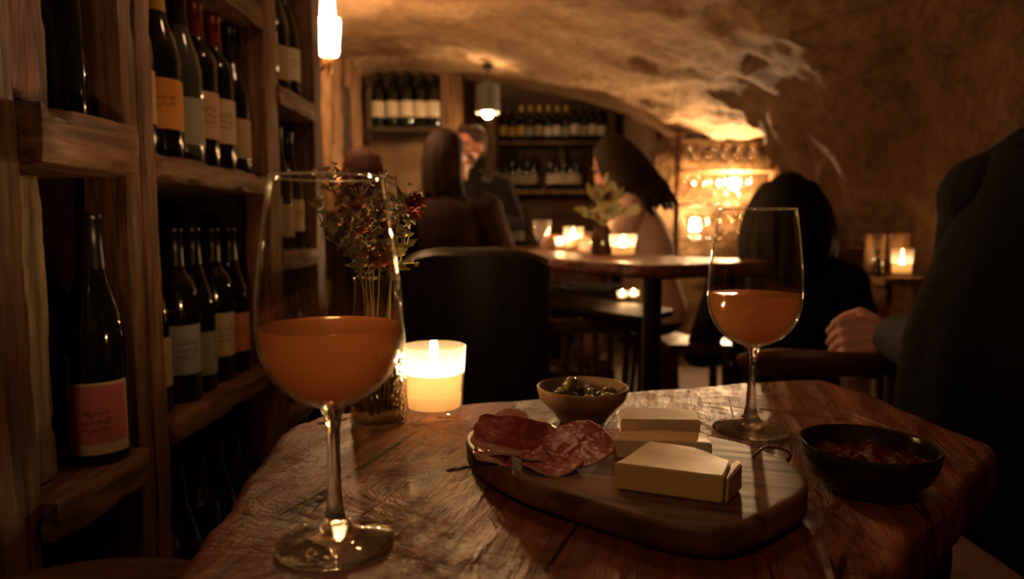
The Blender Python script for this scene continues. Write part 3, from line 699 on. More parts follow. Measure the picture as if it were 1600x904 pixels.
# cold cuts
def salami_mat():
    q = N('salami'); vec = q.coord(); v = q.vor(vec, 210); n_ = q.noise(vec, 190, 3)
    col = q.ramp(v, [(.20, (.78, .52, .46)), (.36, (.52, .12, .11)), (.7, (.36, .055, .055))])
    q.set(Base_Color=col, Roughness=.32, Normal=q.bump(n_, .3, .001), Subsurface_Weight=.1, Subsurface_Radius=(.006, .002, .001)); return q.m
mat['salami'] = salami_mat(); mat['casing'] = plain('salami_casing', (.45, .22, .15), .5)
def ham_mat():
    q = N('cured_ham'); a = q.noise(q.coord((1, .35, 1)), 70, 5, .6, .8); b = q.noise(q.coord(), 300, 3)
    col = q.ramp(a, [(.30, (.30, .04, .035)), (.52, (.46, .10, .08)), (.64, (.60, .25, .19)), (.74, (.78, .52, .42))])
    q.set(Base_Color=col, Roughness=.38, Normal=q.bump(b, .25, .001), Subsurface_Weight=.12, Subsurface_Radius=(.008, .003, .001)); return q.m
mat['ham'] = ham_mat(); mat['fat'] = plain('ham_fat', (.72, .42, .30), .4, var=.15, Subsurface_Weight=.2, Subsurface_Radius=(.008, .004, .002))
def slice_(label, px, py, dz, r, tilt, yaw, seed):
    c = ground(px, py, BZ); t = thing('salami_slice', label, 'salami', (c.x, c.y, c.z + dz), 0, 'salami slices on the board')
    rot = Matrix.Rotation(yaw, 3, 'Z') @ Matrix.Rotation(tilt, 3, 'X'); m = MB(); rs = []; n = 48; e = MB(); es = []
    f = lambda rr, a, z: rot @ V((rr * math.cos(a), rr * math.sin(a) * .95, z + .0022 * (rr / r) ** 2 * math.sin(3 * a + seed) + .0012 * noise.noise(V((rr * 200 * math.cos(a), rr * 200 * math.sin(a), seed)))))
    A = [2 * math.pi * i / n for i in range(n)]
    for k in range(9): rs.append([f(max(r * k / 8, 1e-4), a, .001) for a in A])
    for k in range(8, -1, -1): rs.append([f(max(r * k / 8, 1e-4), a, -.0008) for a in A])
    m.rings(rs).build('meat', mat['salami'], t, sharp=70)
    es = [[f(r * 1.0, a, .0012) for a in A], [f(r * 1.025, a, .0006) for a in A], [f(r * 1.025, a, -.0006) for a in A], [f(r * 1.0, a, -.001) for a in A], [f(r * 1.0, a, .0012) for a in A]]
    e.rings(es, cap=False).build('casing', mat['casing'], t, sharp=70)
    return t
slice_('salami slice on the left of the pair, paler and speckled', 846, 714, .0105, .0265, math.radians(16), .12, 1)
slice_('salami slice on the right of the pair, marbled purple red', 904, 716, .0125, .0280, math.radians(22), -.05, 4)
slice_('salami slice peeping out under the pair toward the front edge', 862, 728, .0035, .0240, math.radians(3), 0, 9)
def sheet(name, label, path, width, wave, seed, m, cat, zc=0.0, base=None, thick=.0012, taper=.3, nv=14):
    """folded thin slice: a ribbon of cured meat swept along a bent centre line"""
    pts = catmull(path, 36); c = sum(pts, V()) / len(pts); c.z = min(p.z for p in pts)
    t = thing(name, label, cat, c, 0, 'cured ham slices on the board'); rs = []
    for i, p in enumerate(pts):
        f = i / 36; d = (pts[min(i + 1, 36)] - pts[max(i - 1, 0)]).normalized(); side = V(width[1]).normalized(); side = (side - d * side.dot(d)).normalized(); nr = d.cross(side)
        wd = width[0] * (1 - taper * abs(2 * f - 1) ** 3) * (1 + .12 * noise.noise(V((f * 6, seed, 0)))); top = []; bot = []
        for j in range(nv + 1):
            s_ = (j / nv - .5); q = p + side * wd * s_ + nr * (wave * math.sin(s_ * 9 + f * 5 + seed) + wave * .7 * noise.noise(V((f * 7, s_ * 6, seed)))); top.append(q + nr * thick / 2); bot.append(q - nr * thick / 2)
        rs.append(top + bot[::-1])
    zmin = min(p.z for r in rs for p in r)
    if zmin < BZ + .0006:
        for r in rs:
            for q in r: q.z = max(q.z, BZ + .0006 + (q.z - zmin) * .02)
    MB().rings(rs).build('meat', mat[m], t, True, sharp=60)
    rows = [[r[0] + (r[0] - r[1]) * .02, r[0] + V((0, 0, .0008)), r[1] + V((0, 0, .0010)), r[2] + V((0, 0, .0007)), r[2] - V((0, 0, .0002)), r[0] - V((0, 0, .0008))] for r in rs]
    MB().rings(rows).build('fat_edge', mat['fat'], t, True)
    return t
b3 = lambda px, py, z: V((*g2(px, py, BZ + z), BZ + z))
sheet('ham_slice', 'folded ham slice standing up at the left tip of the board', [b3(742, 668, .026), b3(775, 676, .024), b3(815, 682, .019), b3(850, 686, .013), b3(882, 690, .008)], (.030, (0, .55, .75)), .0022, 1, 'ham', 'ham')
sheet('ham_slice', 'dark red ham slice draped in front of the standing one', [b3(752, 690, .010), b3(785, 690, .016), b3(820, 690, .012), b3(856, 696, .006)], (.030, (0, 1, .55)), .0025, 4, 'ham', 'ham')
sheet('ham_slice', 'pale fatty ham fold lying behind the standing slice', [b3(762, 664, .012), b3(795, 657, .014), b3(828, 655, .010)], (.030, (0, 1, .25)), .002, 6, 'fat', 'ham')
sheet('ham_slice', 'ruffled narrow ham strip along the front left rim of the board', [b3(748, 698, .004), b3(768, 706, .007), b3(785, 709, .004), b3(803, 718, .006)], (.022, (.3, 1, .3)), .0032, 9, 'ham', 'ham')
# olive bowl
oc = ground(908, 652, TZ); OR = .050
ob = thing('olive_bowl', 'small tan glazed ceramic bowl of olives behind the board', 'bowl', (oc.x, oc.y - .012, TZ + .0025))
MB().lathe([(.001, .0), (.027, .0), (.029, .003), (.030, .005), (.041, .017), (.0475, .024), (.0485, .029), (OR, .0335), (.0495, .036), (.0475, .0365), (.0455, .034), (.043, .026), (.036, .016), (.025, .009), (.001, .0075)], 56).build('bowl_body', mat['ceramic'], ob, sharp=50)
R = random.Random(3); ol = MB().lathe([(.0003, -.0088), (.004, -.0078), (.0068, -.0045), (.0078, 0), (.0070, .0042), (.0045, .0076), (.0010, .0088), (.0003, .0084)], 18)
def olive(p, label, m, rot):
    o = ol.build('olive', mat[m]); o.location = p; o.rotation_euler = rot; tag(o, label, 'olive', 'olives in the tan bowl'); return o
spots = [(-.012, -.010, .0265), (.005, -.018, .0255), (.020, -.006, .0265), (.014, .012, .026), (-.004, .016, .0265), (-.022, .006, .028), (-.026, -.012, .029), (.030, .004, .0285), (-.014, .026, .0285), (.024, -.022, .0285)]
for i, (x, y, z) in enumerate(spots):
    olive((ob.location.x + x, ob.location.y + y, ob.location.z + z - .002), 'brown-green olive lying in the tan bowl', ('olive_dark', 'olive')[i % 2], (R.uniform(1.2, 1.9), 0, R.uniform(0, 6)))
olive((ob.location.x - .013, ob.location.y - .002, ob.location.z + .0385), 'plump olive perched highest above the rim of the tan bowl', 'olive', (.5, .4, 0))
# dark bowl of relish
dc = at(1355, 760, .548); DB = (at(1355, 720, .535).x, .535, TZ + .0025)
db = thing('relish_bowl', 'black glazed bowl of dark relish at the right of the table', 'bowl', DB)
MB().lathe([(.001, 0), (.036, 0), (.038, .004), (.046, .012), (.0505, .022), (.0525, .033), (.0515, .0355), (.0490, .0345), (.0465, .024), (.040, .012), (.001, .010)], 56).build('bowl_body', mat['black_ceramic'], db, sharp=50)
rs = []
for k in range(14):
    f = max(k / 13, .01); rs.append([V((DB[0] + .0462 * f * math.cos(a), DB[1] + .0462 * f * math.sin(a), DB[2] + .0215 + (1 - f ** 4) * (.004 * abs(noise.noise(V((f * math.cos(a) * 4, f * math.sin(a) * 4, 1)))) * 3 + .002 * noise.noise(V((f * math.cos(a) * 11, f * math.sin(a) * 11, 5)))))) for a in [2 * math.pi * i / 48 for i in range(48)]])
rs.append([V((p.x, p.y, DB[2] + .019)) for p in rs[-1]])
rl = MB().rings(rs).build('relish', mat['jam'], None, sharp=80)
tag(rl, 'sticky dark red relish filling the black bowl', 'relish', kind='stuff')
def curl(label, px, py, z, seed, col='jam'):
    c = b3(px, py, z); R = random.Random(seed); pts = [c + V((.0125 * math.cos(a) + .002 * math.sin(a * 3), .006 * math.sin(a * .5), .0075 * math.sin(a) + .006)) for a in [i * .27 - .3 for i in range(15)]]
    o = MB().tube([p - c for p in pts], [(.0026, .0010)] * 15, 8).build('dried_onion_curl', mat[col]); o.location = c; tag(o, label, 'garnish', 'dark curls beside the relish bowl')
curl('dark dried curl lying on the right end of the board', 1208, 727, .003, 1)

# ================================================================== stool at the bottom left
st = thing('wooden_stool', 'round brown wooden stool tucked at the lower left table edge', 'stool', (-.385, .515, 0))
MB().lathe([(.001, .585), (.165, .585), (.176, .592), (.178, .608), (.172, .616), (.15, .619), (.001, .617)], 56).build('seat', mat['brown_wood'], st, sharp=60)
for k in range(4):
    a = math.pi / 4 + k * math.pi / 2; MB().tube([(.11 * math.cos(a), .11 * math.sin(a), .58), (.15 * math.cos(a), .15 * math.sin(a), .0)], [.017, .014], 12).build('leg', mat['brown_wood'], st)
MB().lathe([(.126, .205), (.138, .205), (.138, .222), (.126, .222)], 40, closed=True).build('foot_ring', mat['iron'], st)

# ================================================================== black chair back in the middle
mat['leather'] = plain('black_leather', (.012, .010, .010), .45, var=.3, vs=8, bump=(180, .2, .001))
bc = thing('upholstered_chair', 'black upholstered chair with broad back facing the camera', 'chair', (-.105, 1.93, 0))
prof = []
def chair_back(m, w_, z0, z1, th, bow):
    rs = []
    for i in range(25):
        f = i / 24 * 2 - 1; x = w_ * f; y = bow * f * f; top = z1 - .035 * abs(f) ** 4
        rs.append([V((x, y - th / 2, z0)), V((x, y - th / 2, top - .012)), V((x, y - th / 4, top)), V((x, y + th / 4, top)), V((x, y + th / 2, top - .012)), V((x, y + th / 2, z0))])
    return m.rings(rs)
chair_back(MB(), .21, .40, .892, .05, .05).build('backrest', mat['leather'], bc, sharp=45)
mat['trim_grey'] = plain('grey_piping', (.10, .085, .075), .4)
MB().tube([(.208 * (i / 12 - 1), .05 * (i / 12 - 1) ** 2, .894 - .035 * abs(i / 12 - 1) ** 4) for i in range(25)], .008, 10).build('top_rail', mat['trim_grey'], bc)
MB().box((0, .23, .46), (.42, .42, .10), .02).build('seat', mat['leather'], bc)
for x in (-.18, .18):
    for y in (.05, .40): MB().tube([(x, y, .42), (x * 1.06, y, 0)], [.017, .013], 10).build('leg', mat['iron'], bc)

# ================================================================== second table with candles
T2 = .86
t2 = thing('high_table', 'brown wooden table with far candles behind the black chair', 'table', (.35, 2.1, 0))
o2 = [V((.37, 1.80)), V((.80, 2.05)), V((.17, 3.05)), V((-.25, 2.86))]
slab(chaikin(o2, 2, .06), T2, .04, 120, 20, .001, .008, .003).build('table_top', mat['table'], t2, True, sharp=80)
for x, y in ((.385, 1.86), (.74, 2.07), (.15, 2.95), (-.18, 2.82)):
    MB().box((x, y, .41), (.045, .045, .82), .004).build('leg', mat['iron'], t2, True)
MB().box((.385, 1.862, .43), (.05, .012, .78), .002).build('leg_face', mat['trim_grey'], t2, True)
FC = 'far candles burning on the second table'
def on2(px, py): return ground(px, py, T2)
c = on2(973, 404); candle('lit candle in a tumbler on the second table, right one', (c.x, c.y, T2 + .002), .036, .043, .075, .040, .034, FC, 'flame_far', n=28)
c = on2(896, 391); candle('lit candle in a tumbler on the second table, left one', (c.x, c.y, T2 + .002), .038, .044, .10, .055, .036, FC, 'flame_far', n=28)
c = at(874, 383, 2.95); candle('small tealight left of the far tumbler candles', (c.x, 2.93, T2 + .002), .018, .021, .055, .03, .026, FC, 'flame_far', n=20)
# stemmed water glass and vase of greens on the second table
c = on2(847, 391)
wg = thing('water_glass', 'clear footed glass on the second table left of the candles', 'glass', (c.x, c.y, T2 + .002))
MB().lathe([(.001, 0), (.035, 0), (.034, .004), (.008, .010), (.007, .03), (.024, .045), (.036, .075), (.040, .13), (.0385, .13), (.034, .075), (.020, .05), (.001, .045)], 32).build('glass_body', mat['tumbler'], wg, sharp=60)
gv = on2(940, 397)
v2 = thing('bud_vase', 'brown glass bud vase of leafy stems between the far candles', 'vase', (gv.x, gv.y, T2 + .002))
mat['brown_glass'] = plain('brown_glass', (.05, .022, .01), .12, Specular_IOR_Level=.6)
MB().lathe([(.001, 0), (.038, 0), (.042, .01), (.042, .06), (.034, .085), (.028, .095), (.030, .105), (.027, .105), (.025, .094), (.001, .088)], 28).build('vase_body', mat['brown_glass'], v2, sharp=60)
LEAFBIG = [leaf_mesh('leaf', 'leaf_olive', .06, .026, .25, 0), leaf_mesh('leaf', 'leaf', .05, .020, .25, 0)]
for k, (px, py) in enumerate(((925, 300), (946, 285), (968, 300), (985, 335), (912, 330), (955, 330))):
    tip = at(px, py, gv.y + random.uniform(-.04, .06)); b0 = V((gv.x, gv.y, T2 + .10)); R = random.Random(k)
    t = thing('leafy_stem', ('leafy stem on the left of the far bud vase', 'tallest leafy stem in the far bud vase', 'leafy stem right of the tallest in the far bud vase', 'leafy stem arching right out of the far bud vase', 'leafy stem drooping left from the far bud vase', 'short leafy stem in the front of the far bud vase')[k], 'plant', b0, 0, 'leafy stems in the far bud vase')
    path = [p - b0 for p in catmull([b0, b0.lerp(tip, .5) + V((0, 0, .02)), tip], 12)]
    MB().tube(path, .0025, 6).build('stem', mat['stem'], t)
    for i in range(4, 13):
        d = V((R.uniform(-1, 1), R.uniform(-1, 1), R.uniform(-.2, .9))).normalized(); place(R.choice(LEAFBIG), 'leaf', t, path[i], d, 0, R.uniform(.7, 1.2))
# slatted lower shelf of the second table with two tealights
o3 = [V((.37, 1.93)), V((.52, 2.14)), V((.10, 2.86)), V((-.14, 2.78))]
slab(chaikin(o3, 2, .06), .703, .022, 80, 10, .001, .004, .002).build('lower_shelf', mat['dark_wood'], t2, True, sharp=80)
for k, px in enumerate((972, 990)):
    c = at(px, 468, 2.36 + .03 * k); candle(('left', 'right')[k] + ' tealight of the pair on the lower shelf of the second table', (c.x, c.y, .705), .016, .019, .034, .02, .02, 'tealights on the lower shelf', 'flame_jar', n=18)
# honey stool
hs = thing('low_stool', 'honey coloured wooden stool lit from above under the second glass', 'stool', (at(1085, 540, 2.42).x, 2.42, 0))
MB().rbox((0, 0, .543), (.23, .20, .032), (12, 10, 2), .0015, 5, .002).build('seat', mat['gold_wood'], hs)
for x in (-.09, .09):
    for y in (-.075, .075): MB().tube([(x, y, .53), (x * 1.15, y * 1.15, 0)], [.016, .014], 10).build('leg', mat['gold_wood'], hs)
for y in (-.082, .082): MB().tube([(-.098, y, .2), (.098, y, .2)], .010, 8).build('stretcher', mat['gold_wood'], hs)
# crumpled cloth bag under the second table
mat['cloth'] = plain('off_white_cloth', (.42, .32, .24), .9, bump=(40, .4, .01))
c = at(921, 580, 2.78); cb = MB(); rs = []
for k in range(12):
    t_ = k / 11; rs.append([V((.055 * math.sin(math.pi * (.12 + .8 * t_)) * (1 + .25 * noise.noise(V((math.cos(a) * 2, math.sin(a) * 2, t_ * 3)))) * math.cos(a), .05 * math.sin(math.pi * (.12 + .8 * t_)) * (1 + .3 * noise.noise(V((math.cos(a) * 2, math.sin(a) * 2, t_ * 4 + 5)))) * math.sin(a), .40 + .16 * t_)) for a in [2 * math.pi * i / 24 for i in range(24)]])
q = cb.rings(rs).build('cloth_bundle', mat['cloth']); q.location = (c.x, c.y, 0); tag(q, 'crumpled off-white cloth bundle on a dark stool under the second table', 'cloth')
ds = thing('dark_stool', 'dark reddish stool with padded seat under the second table', 'stool', (c.x - .12, c.y, 0))
mat['red_leather'] = plain('dark_red_leather', (.10, .032, .022), .4, bump=(60, .2, .002))
MB().rbox((.03, 0, .378), (.36, .26, .04), (10, 8, 2), .002, 8, .006).build('seat', mat['red_leather'], ds)
for x in (-.11, .15):
    for y in (-.09, .09): MB().tube([(x, y, .36), (x * 1.1, y * 1.1, 0)], [.017, .013], 10).build('leg', mat['dark_wood'], ds)
# slatted chair under the second table
ch = thing('slat_chair', 'dark wooden chair with upright slats beneath the second table edge', 'chair', (.24, 2.20, 0), math.radians(8))
ch.scale = (.72, .8, .82)
MB().rbox((0, .20, .45), (.40, .38, .035), (10, 10, 2), .001, 9, .003).build('seat', mat['brown_wood'], ch)
for x in (-.18, .18):
    MB().tube([(x, 0, 0), (x, -.01, .45), (x * 1.03, -.04, .80)], [.017, .018, .015], 10).build('leg', mat['brown_wood'], ch)
    MB().tube([(x, .36, .44), (x * 1.05, .37, 0)], [.018, .014], 10).build('leg', mat['brown_wood'], ch)
for x in (-.10, -.03, .04, .11): MB().box((x, -.02, .62), (.03, .012, .30), .003).build('back_slat', mat['brown_wood'], ch)
MB().rbox((0, -.035, .785), (.39, .022, .06), (14, 2, 3), .001, 4, .004).build('top_rail', mat['brown_wood'], ch)

# ================================================================== right: chair, bench, ledge, jar candle
bk = thing('curved_chair', 'dark red-brown chair with curved back rail right beyond the table', 'chair', (.60, 1.40, 0))
pts = catmull([(-.13, -.06, .685), (-.10, -.15, .712), (0, -.195, .715), (.11, -.15, .71), (.16, -.03, .69)], 24)
MB().tube(pts, [(.016, .030)] * 25, 12).build('back_rail', mat['red_leather'], bk)
MB().lathe([(.001, .43), (.18, .43), (.19, .445), (.185, .465), (.001, .47)], 36).build('seat', mat['red_leather'], bk)
for k, (x, y) in enumerate(((-.10, -.13), (.12, -.13), (-.13, .12), (.13, .12))):
    MB().tube([(x, y, .71 if k < 2 else .44), (x * 1.1, y * 1.1, 0)], [.014, .014], 10).build('leg', mat['dark_wood'], bk)
bn = thing('corner_bench', 'wooden wall bench with plank back on the right below the vault', 'bench', (1.35, 2.75, 0))
for k in range(3): MB().rbox((1.345, 2.83, .545 + k * .135), (.34, .03, .128), (14, 2, 5), .002, 70 + k, .004).build('back_plank', mat['brown_wood'], bn, True)
MB().rbox((1.36, 2.62, .45), (.42, .40, .04), (14, 12, 2), .001, 75, .004).build('seat', mat['brown_wood'], bn, True)
for x in (1.18, 1.52):
    for y in (2.48, 2.76): MB().box((x, y, .215), (.05, .05, .43), .004).build('leg', mat['brown_wood'], bn, True)
lg = thing('wall_ledge', 'small plank ledge on the right wall carrying a lit jar', 'ledge', (1.45, 2.5, .76))
MB().rbox((1.475, 2.50, .766), (.30, .16, .028), (14, 8, 2), .0015, 80, .003).build('shelf', mat['panel'], lg, True)
for k in range(2): MB().rbox((1.415 + k * .085, 2.66 - .02 * k, .86), (.075, .02, .155), (5, 2, 10), .0015, 82 + k, .003).build('upright_plank', mat['panel'], lg, True)
for x in (1.38, 1.57): MB().box((x, 2.53, .715), (.025, .10, .075), .003).build('bracket', mat['brown_wood'], lg, True)
c = at(1408, 436, 2.50)
candle('lit candle in a jar on the right wall ledge', (c.x, c.y, .7815), .034, .036, .10, .05, .036, 'jar candle on the ledge', 'flame_jar', n=28)
c = at(1370, 440, 2.53)
sb = thing('small_bottle', 'tiny dark bottle beside the jar candle on the ledge', 'bottle', (c.x, c.y, .7815))
MB().lathe([(.001, 0), (.018, 0), (.019, .003), (.019, .045), (.013, .06), (.007, .068), (.007, .085), (.001, .086)], 20).build('glass_body', mat['brown_glass'], sb, sharp=60)
MB().lathe([(.001, .078), (.009, .078), (.009, .096), (.001, .097)], 16).build('stopper', mat['iron'], sb, sharp=50)
label_patch(.019, .010, .036, 1.2, 10).build('label', mat['paper_white'], sb)
# striped stool down at the right corner below the table
rs_ = thing('footstool', 'low stool with pale and grey striped cushion under the right table corner', 'stool', (at(1545, 850, .80).x + .03, .86, 0))
mat['stripe_a'] = plain('dusty_pink_fabric', (.14, .07, .055), .9, bump=(200, .2, .001)); mat['stripe_b'] = plain('slate_fabric', (.10, .09, .085), .9, bump=(200, .2, .001))
MB().box((0, 0, .50), (.07, .22, .05), .012).build('cushion', mat['stripe_a'], rs_)
MB().box((0, 0, .455), (.072, .222, .04), .006).build('seat', mat['stripe_b'], rs_)
for x in (-.022, .022):
    for y in (-.09, .09): MB().tube([(x, y, .44), (x, y, 0)], [.017, .014], 10).build('leg', mat['panel'], rs_)
# ================================================================== back bar
BY = 6.45; bx0, bx1 = at(778, 200, BY).x, at(948, 200, BY).x
bs = thing('bar_shelving', 'tall wooden bar shelving with wine bottles in the far alcove', 'shelf', ((bx0 + bx1) / 2, BY + .2, 0))
SZ = [at(850, 222, BY).z, at(850, 297, BY).z, at(850, 384, BY).z]
for i, z in enumerate(SZ + [.35]):
    MB().rbox(((bx0 + bx1) / 2, BY + .03, z - .02), (bx1 - bx0, .30, .04), (30, 6, 2), .003, 90 + i, .004).build('shelf_board', mat[('brown_wood', 'panel', 'panel', 'brown_wood')[i]], bs, True)
for i, x in enumerate((bx0 - .03, (bx0 * .42 + bx1 * .58), bx1 + .03)):
    MB().rbox((x, BY + .04, 1.12), (.06, .30, 2.24), (2, 6, 20), .003, 95 + i, .004).build('upright', mat['brown_wood'], bs, True) if i != 1 else MB().rbox((x, BY + .06, (SZ[0] + SZ[1]) / 2 - .02), (.03, .24, SZ[0] - SZ[1] - .045), (2, 4, 8), .002, 95, .002).build('divider', mat['brown_wood'], bs, True)
for i in range(7):
    w_ = (bx1 - bx0) / 7; MB().rbox((bx0 + w_ * (i + .5), BY + .20, 1.1), (w_ - .004, .02, 2.2), (2, 1, 10), .002, 100 + i).build('back_plank', mat['brown_wood'], bs, True)
def far_proto(prof, lz):
    t = thing('bar_bottle', 'x', 'bottle')
    MB().lathe(prof, 14).build('glass_body', mat['bottle'], t, sharp=60)
    label_patch(.0365, *lz, 1.3, 8).build('label', mat['paper_white'], t, sharp=60)
    MB().lathe([(.004, .245), (.0155, .246), (.0158, .302), (.001, .3025)], 10).build('capsule', mat['foil_black'], t, sharp=60)
    return t
fA = far_proto(BORD, (.05, .13)); fB = far_proto(BURG, (.045, .12))
ORD = ['first', 'second', 'third', 'fourth', 'fifth', 'sixth', 'seventh', 'eighth', 'ninth', 'tenth', 'eleventh', 'twelfth', 'thirteenth']
row = ['gold', 'gold', 'gold', 'grey', 'tan', 'white', 'white', 'grey', 'white', 'tan', 'white', 'white']
foils = ['foil_black', 'foil_black', 'foil_gold', 'foil_gold', 'foil_gold', 'foil_gold', 'foil_gold', 'foil_gold', 'foil_black', 'foil_black', 'foil_black', 'foil_black']
def far_bottle(pr, x, z, sc, lab, pap, foil, grp, y=BY - .03):
    return copy_thing(pr, (x, y + random.uniform(-.012, .012), z + .002), math.radians(-90) + random.uniform(-.2, .2), lab, grp, dict(label=mat['paper_' + pap], capsule=mat[foil]), (sc, sc, sc * 1.02))
for i in range(12):
    far_bottle((fA, fB)[i % 2], bx0 + .05 + i * (bx1 - bx0 - .1) / 11, SZ[0], 1.06 if i < 8 else 1.14, ORD[i] + ' bottle from the left on the top bar shelf', row[i], foils[i], 'bottles on the top bar shelf')
k = 0
for i, px in enumerate((790, 801, 812, 823, 834, 860, 870, 881, 892, 902)):
    far_bottle((fA, fB)[i % 2], at(px, 250, BY).x, SZ[1], 1.12, ORD[i] + ' bottle from the left on the middle bar shelf', ('grey', 'tan', 'grey', 'grey', 'tan', 'white', 'white', 'cream', 'white', 'tan')[i], 'foil_black', 'bottles on the middle bar shelf')
for i, px in enumerate((803, 815)):
    far_bottle(fB, at(px, 350, BY).x, SZ[2], 1.1, ('left', 'right')[i] + ' dark bottle on the bar counter shelf', 'grey', 'foil_black', 'bottles on the bar counter shelf')
# white label magnums on the far left shelf
fs = thing('corner_shelf', 'dark shelf holding white labelled magnums at the far left', 'shelf', (-1.1, 4.93, 1.6))
lx0, lx1 = at(572, 200, 4.75).x, at(690, 200, 4.75).x; lz = at(630, 199, 4.75).z
MB().rbox(((lx0 + lx1) / 2, 4.80, lz - .02), (lx1 - lx0, .24, .035), (14, 6, 2), .002, 111, .003).build('shelf_board', mat['dark_wood'], fs, True)
MB().rbox(((lx0 + lx1) / 2, 4.94, lz + .22), (lx1 - lx0, .02, .46), (10, 1, 8), .002, 112).build('back_panel', mat['dark_wood'], fs, True)
for i, px in enumerate((591, 614, 636, 657, 677)):
    far_bottle(fA, at(px, 180, 4.75).x, lz, 1.28, ORD[i] + ' white labelled magnum from the left on the dark far shelf', 'white', 'foil_black', 'magnums on the far left shelf', 4.76)
for q in (fA, fB):
    for chd in list(q.children): bpy.data.objects.remove(chd)
    bpy.data.objects.remove(q)
mat['paper_white2'] = mat['paper_white']

# second rack farther along the left wall
fr = thing('far_rack', 'far wooden rack panels glowing in the sconce light', 'wine rack', (-.98, 4.0, 0))
for i, (y0, y1, m, z1) in enumerate(((3.35, 3.55, 'dark_wood', 1.85), (3.78, 4.05, 'panel', 2.0), (4.12, 4.22, 'dark_wood', 1.8), (4.28, 4.56, 'panel', 1.98))):
    MB().rbox((-1.02, (y0 + y1) / 2, z1 / 2), (.07, y1 - y0, z1), (2, 6, 40), .004, 120 + i, .006).build('upright_plank', mat[m], fr, True)
for i, z in enumerate((.35, .75, 1.12, 1.45)):
    MB().rbox((-1.06, 3.95, z), (.05, 1.24, .035), (2, 30, 2), .003, 125 + i, .004).build('shelf_board', mat['board'], fr, True)

MB().rbox((-.965, 3.92, 1.165), (.14, .12, .03), (4, 4, 2), .002, 131, .003).build('candle_ledge', mat['board'], fr, True)
c = at(541, 282, 3.92); candle('small candle burning on the far rack behind the flowers', (-.952, 3.92, 1.182), .022, .025, .07, .05, .03, None, 'flame_jar', n=20)
# ================================================================== lamps
mat['lamp_glass'] = emit('sconce_glow', (1.0, .56, .24), K['sconce'])
sx, sy, szz = at(513, 60, 3.0).x, 3.0, at(513, 60, 3.0).z
sc = thing('wall_sconce', 'glowing glass wall sconce at the end of the wine rack', 'lamp', (sx, sy, szz))
MB().lathe([(.001, -.05), (.026, -.05), (.030, -.04), (.036, .05), (.034, .054), (.001, .054)], 28).build('glass_shade', mat['lamp_glass'], sc, sharp=60)
MB().lathe([(.001, .055), (.040, .056), (.038, .064), (.020, .07), (.001, .071)], 28).build('collar', mat['brass'], sc, sharp=50)
MB().lathe([(.001, .072), (.022, .072), (.017, .12), (.006, .145), (.001, .146)], 24).build('upper_glass', mat['lamp_glass'], sc, sharp=60)
MB().lathe([(.001, -.115), (.006, -.112), (.013, -.085), (.016, -.062), (.012, -.053), (.001, -.052)], 20).build('drop_finial', mat['brass'], sc)
MB().tube([(0, 0, -.055), (-.03, .04, -.08), (-.14, .26, -.07)], .006, 10).build('arm', mat['iron'], sc)
MB().lathe([(.001, -.012), (.03, -.012), (.03, .012), (.001, .012)], 20, (-.145, .255, -.07)).build('back_plate', mat['iron'], sc)
sc.scale = (1.38, 1.38, 1.38)
pd = at(762, 155, 4.35)
mat['shade'] = plain('grey_green_lampshade', (.07, .06, .045), .7)
mat['bulb'] = emit('pendant_bulb', (1.0, .60, .27), K['pendant'])
pl = thing('pendant_lamp', 'dark drum pendant lamp with bright bulb hanging from the vault', 'lamp', (pd.x, 4.35, pd.z))
MB().lathe([(.070, -.085), (.078, -.085), (.074, .085), (.066, .085)], 36, closed=True).build('shade', mat['shade'], pl, sharp=60)
MB().ell((0, 0, -.082), (.032, .032, .036), 18, 12).build('bulb', mat['bulb'], pl)
MB().ell((0, 0, .045), (.020, .020, .022), 14, 10).build('upper_bulb', mat['bulb'], pl)
MB().tube([(0, 0, -.045), (0, 0, .02)], .013, 12).build('socket', mat['iron'], pl)
MB().tube([(.0, 0, .068), (0, 0, .10), (0, .0, .20)], .004, 8).build('cord', mat['iron'], pl)
MB().lathe([(.001, .19), (.045, .192), (.03, .215), (.001, .22)], 20).build('canopy', mat['iron'], pl)
for k in range(3):
    a = k * 2.094; MB().tube([(0, 0, .115), (.07 * math.cos(a), .07 * math.sin(a), .083)], .003, 6).build('shade_arm', mat['iron'], pl)

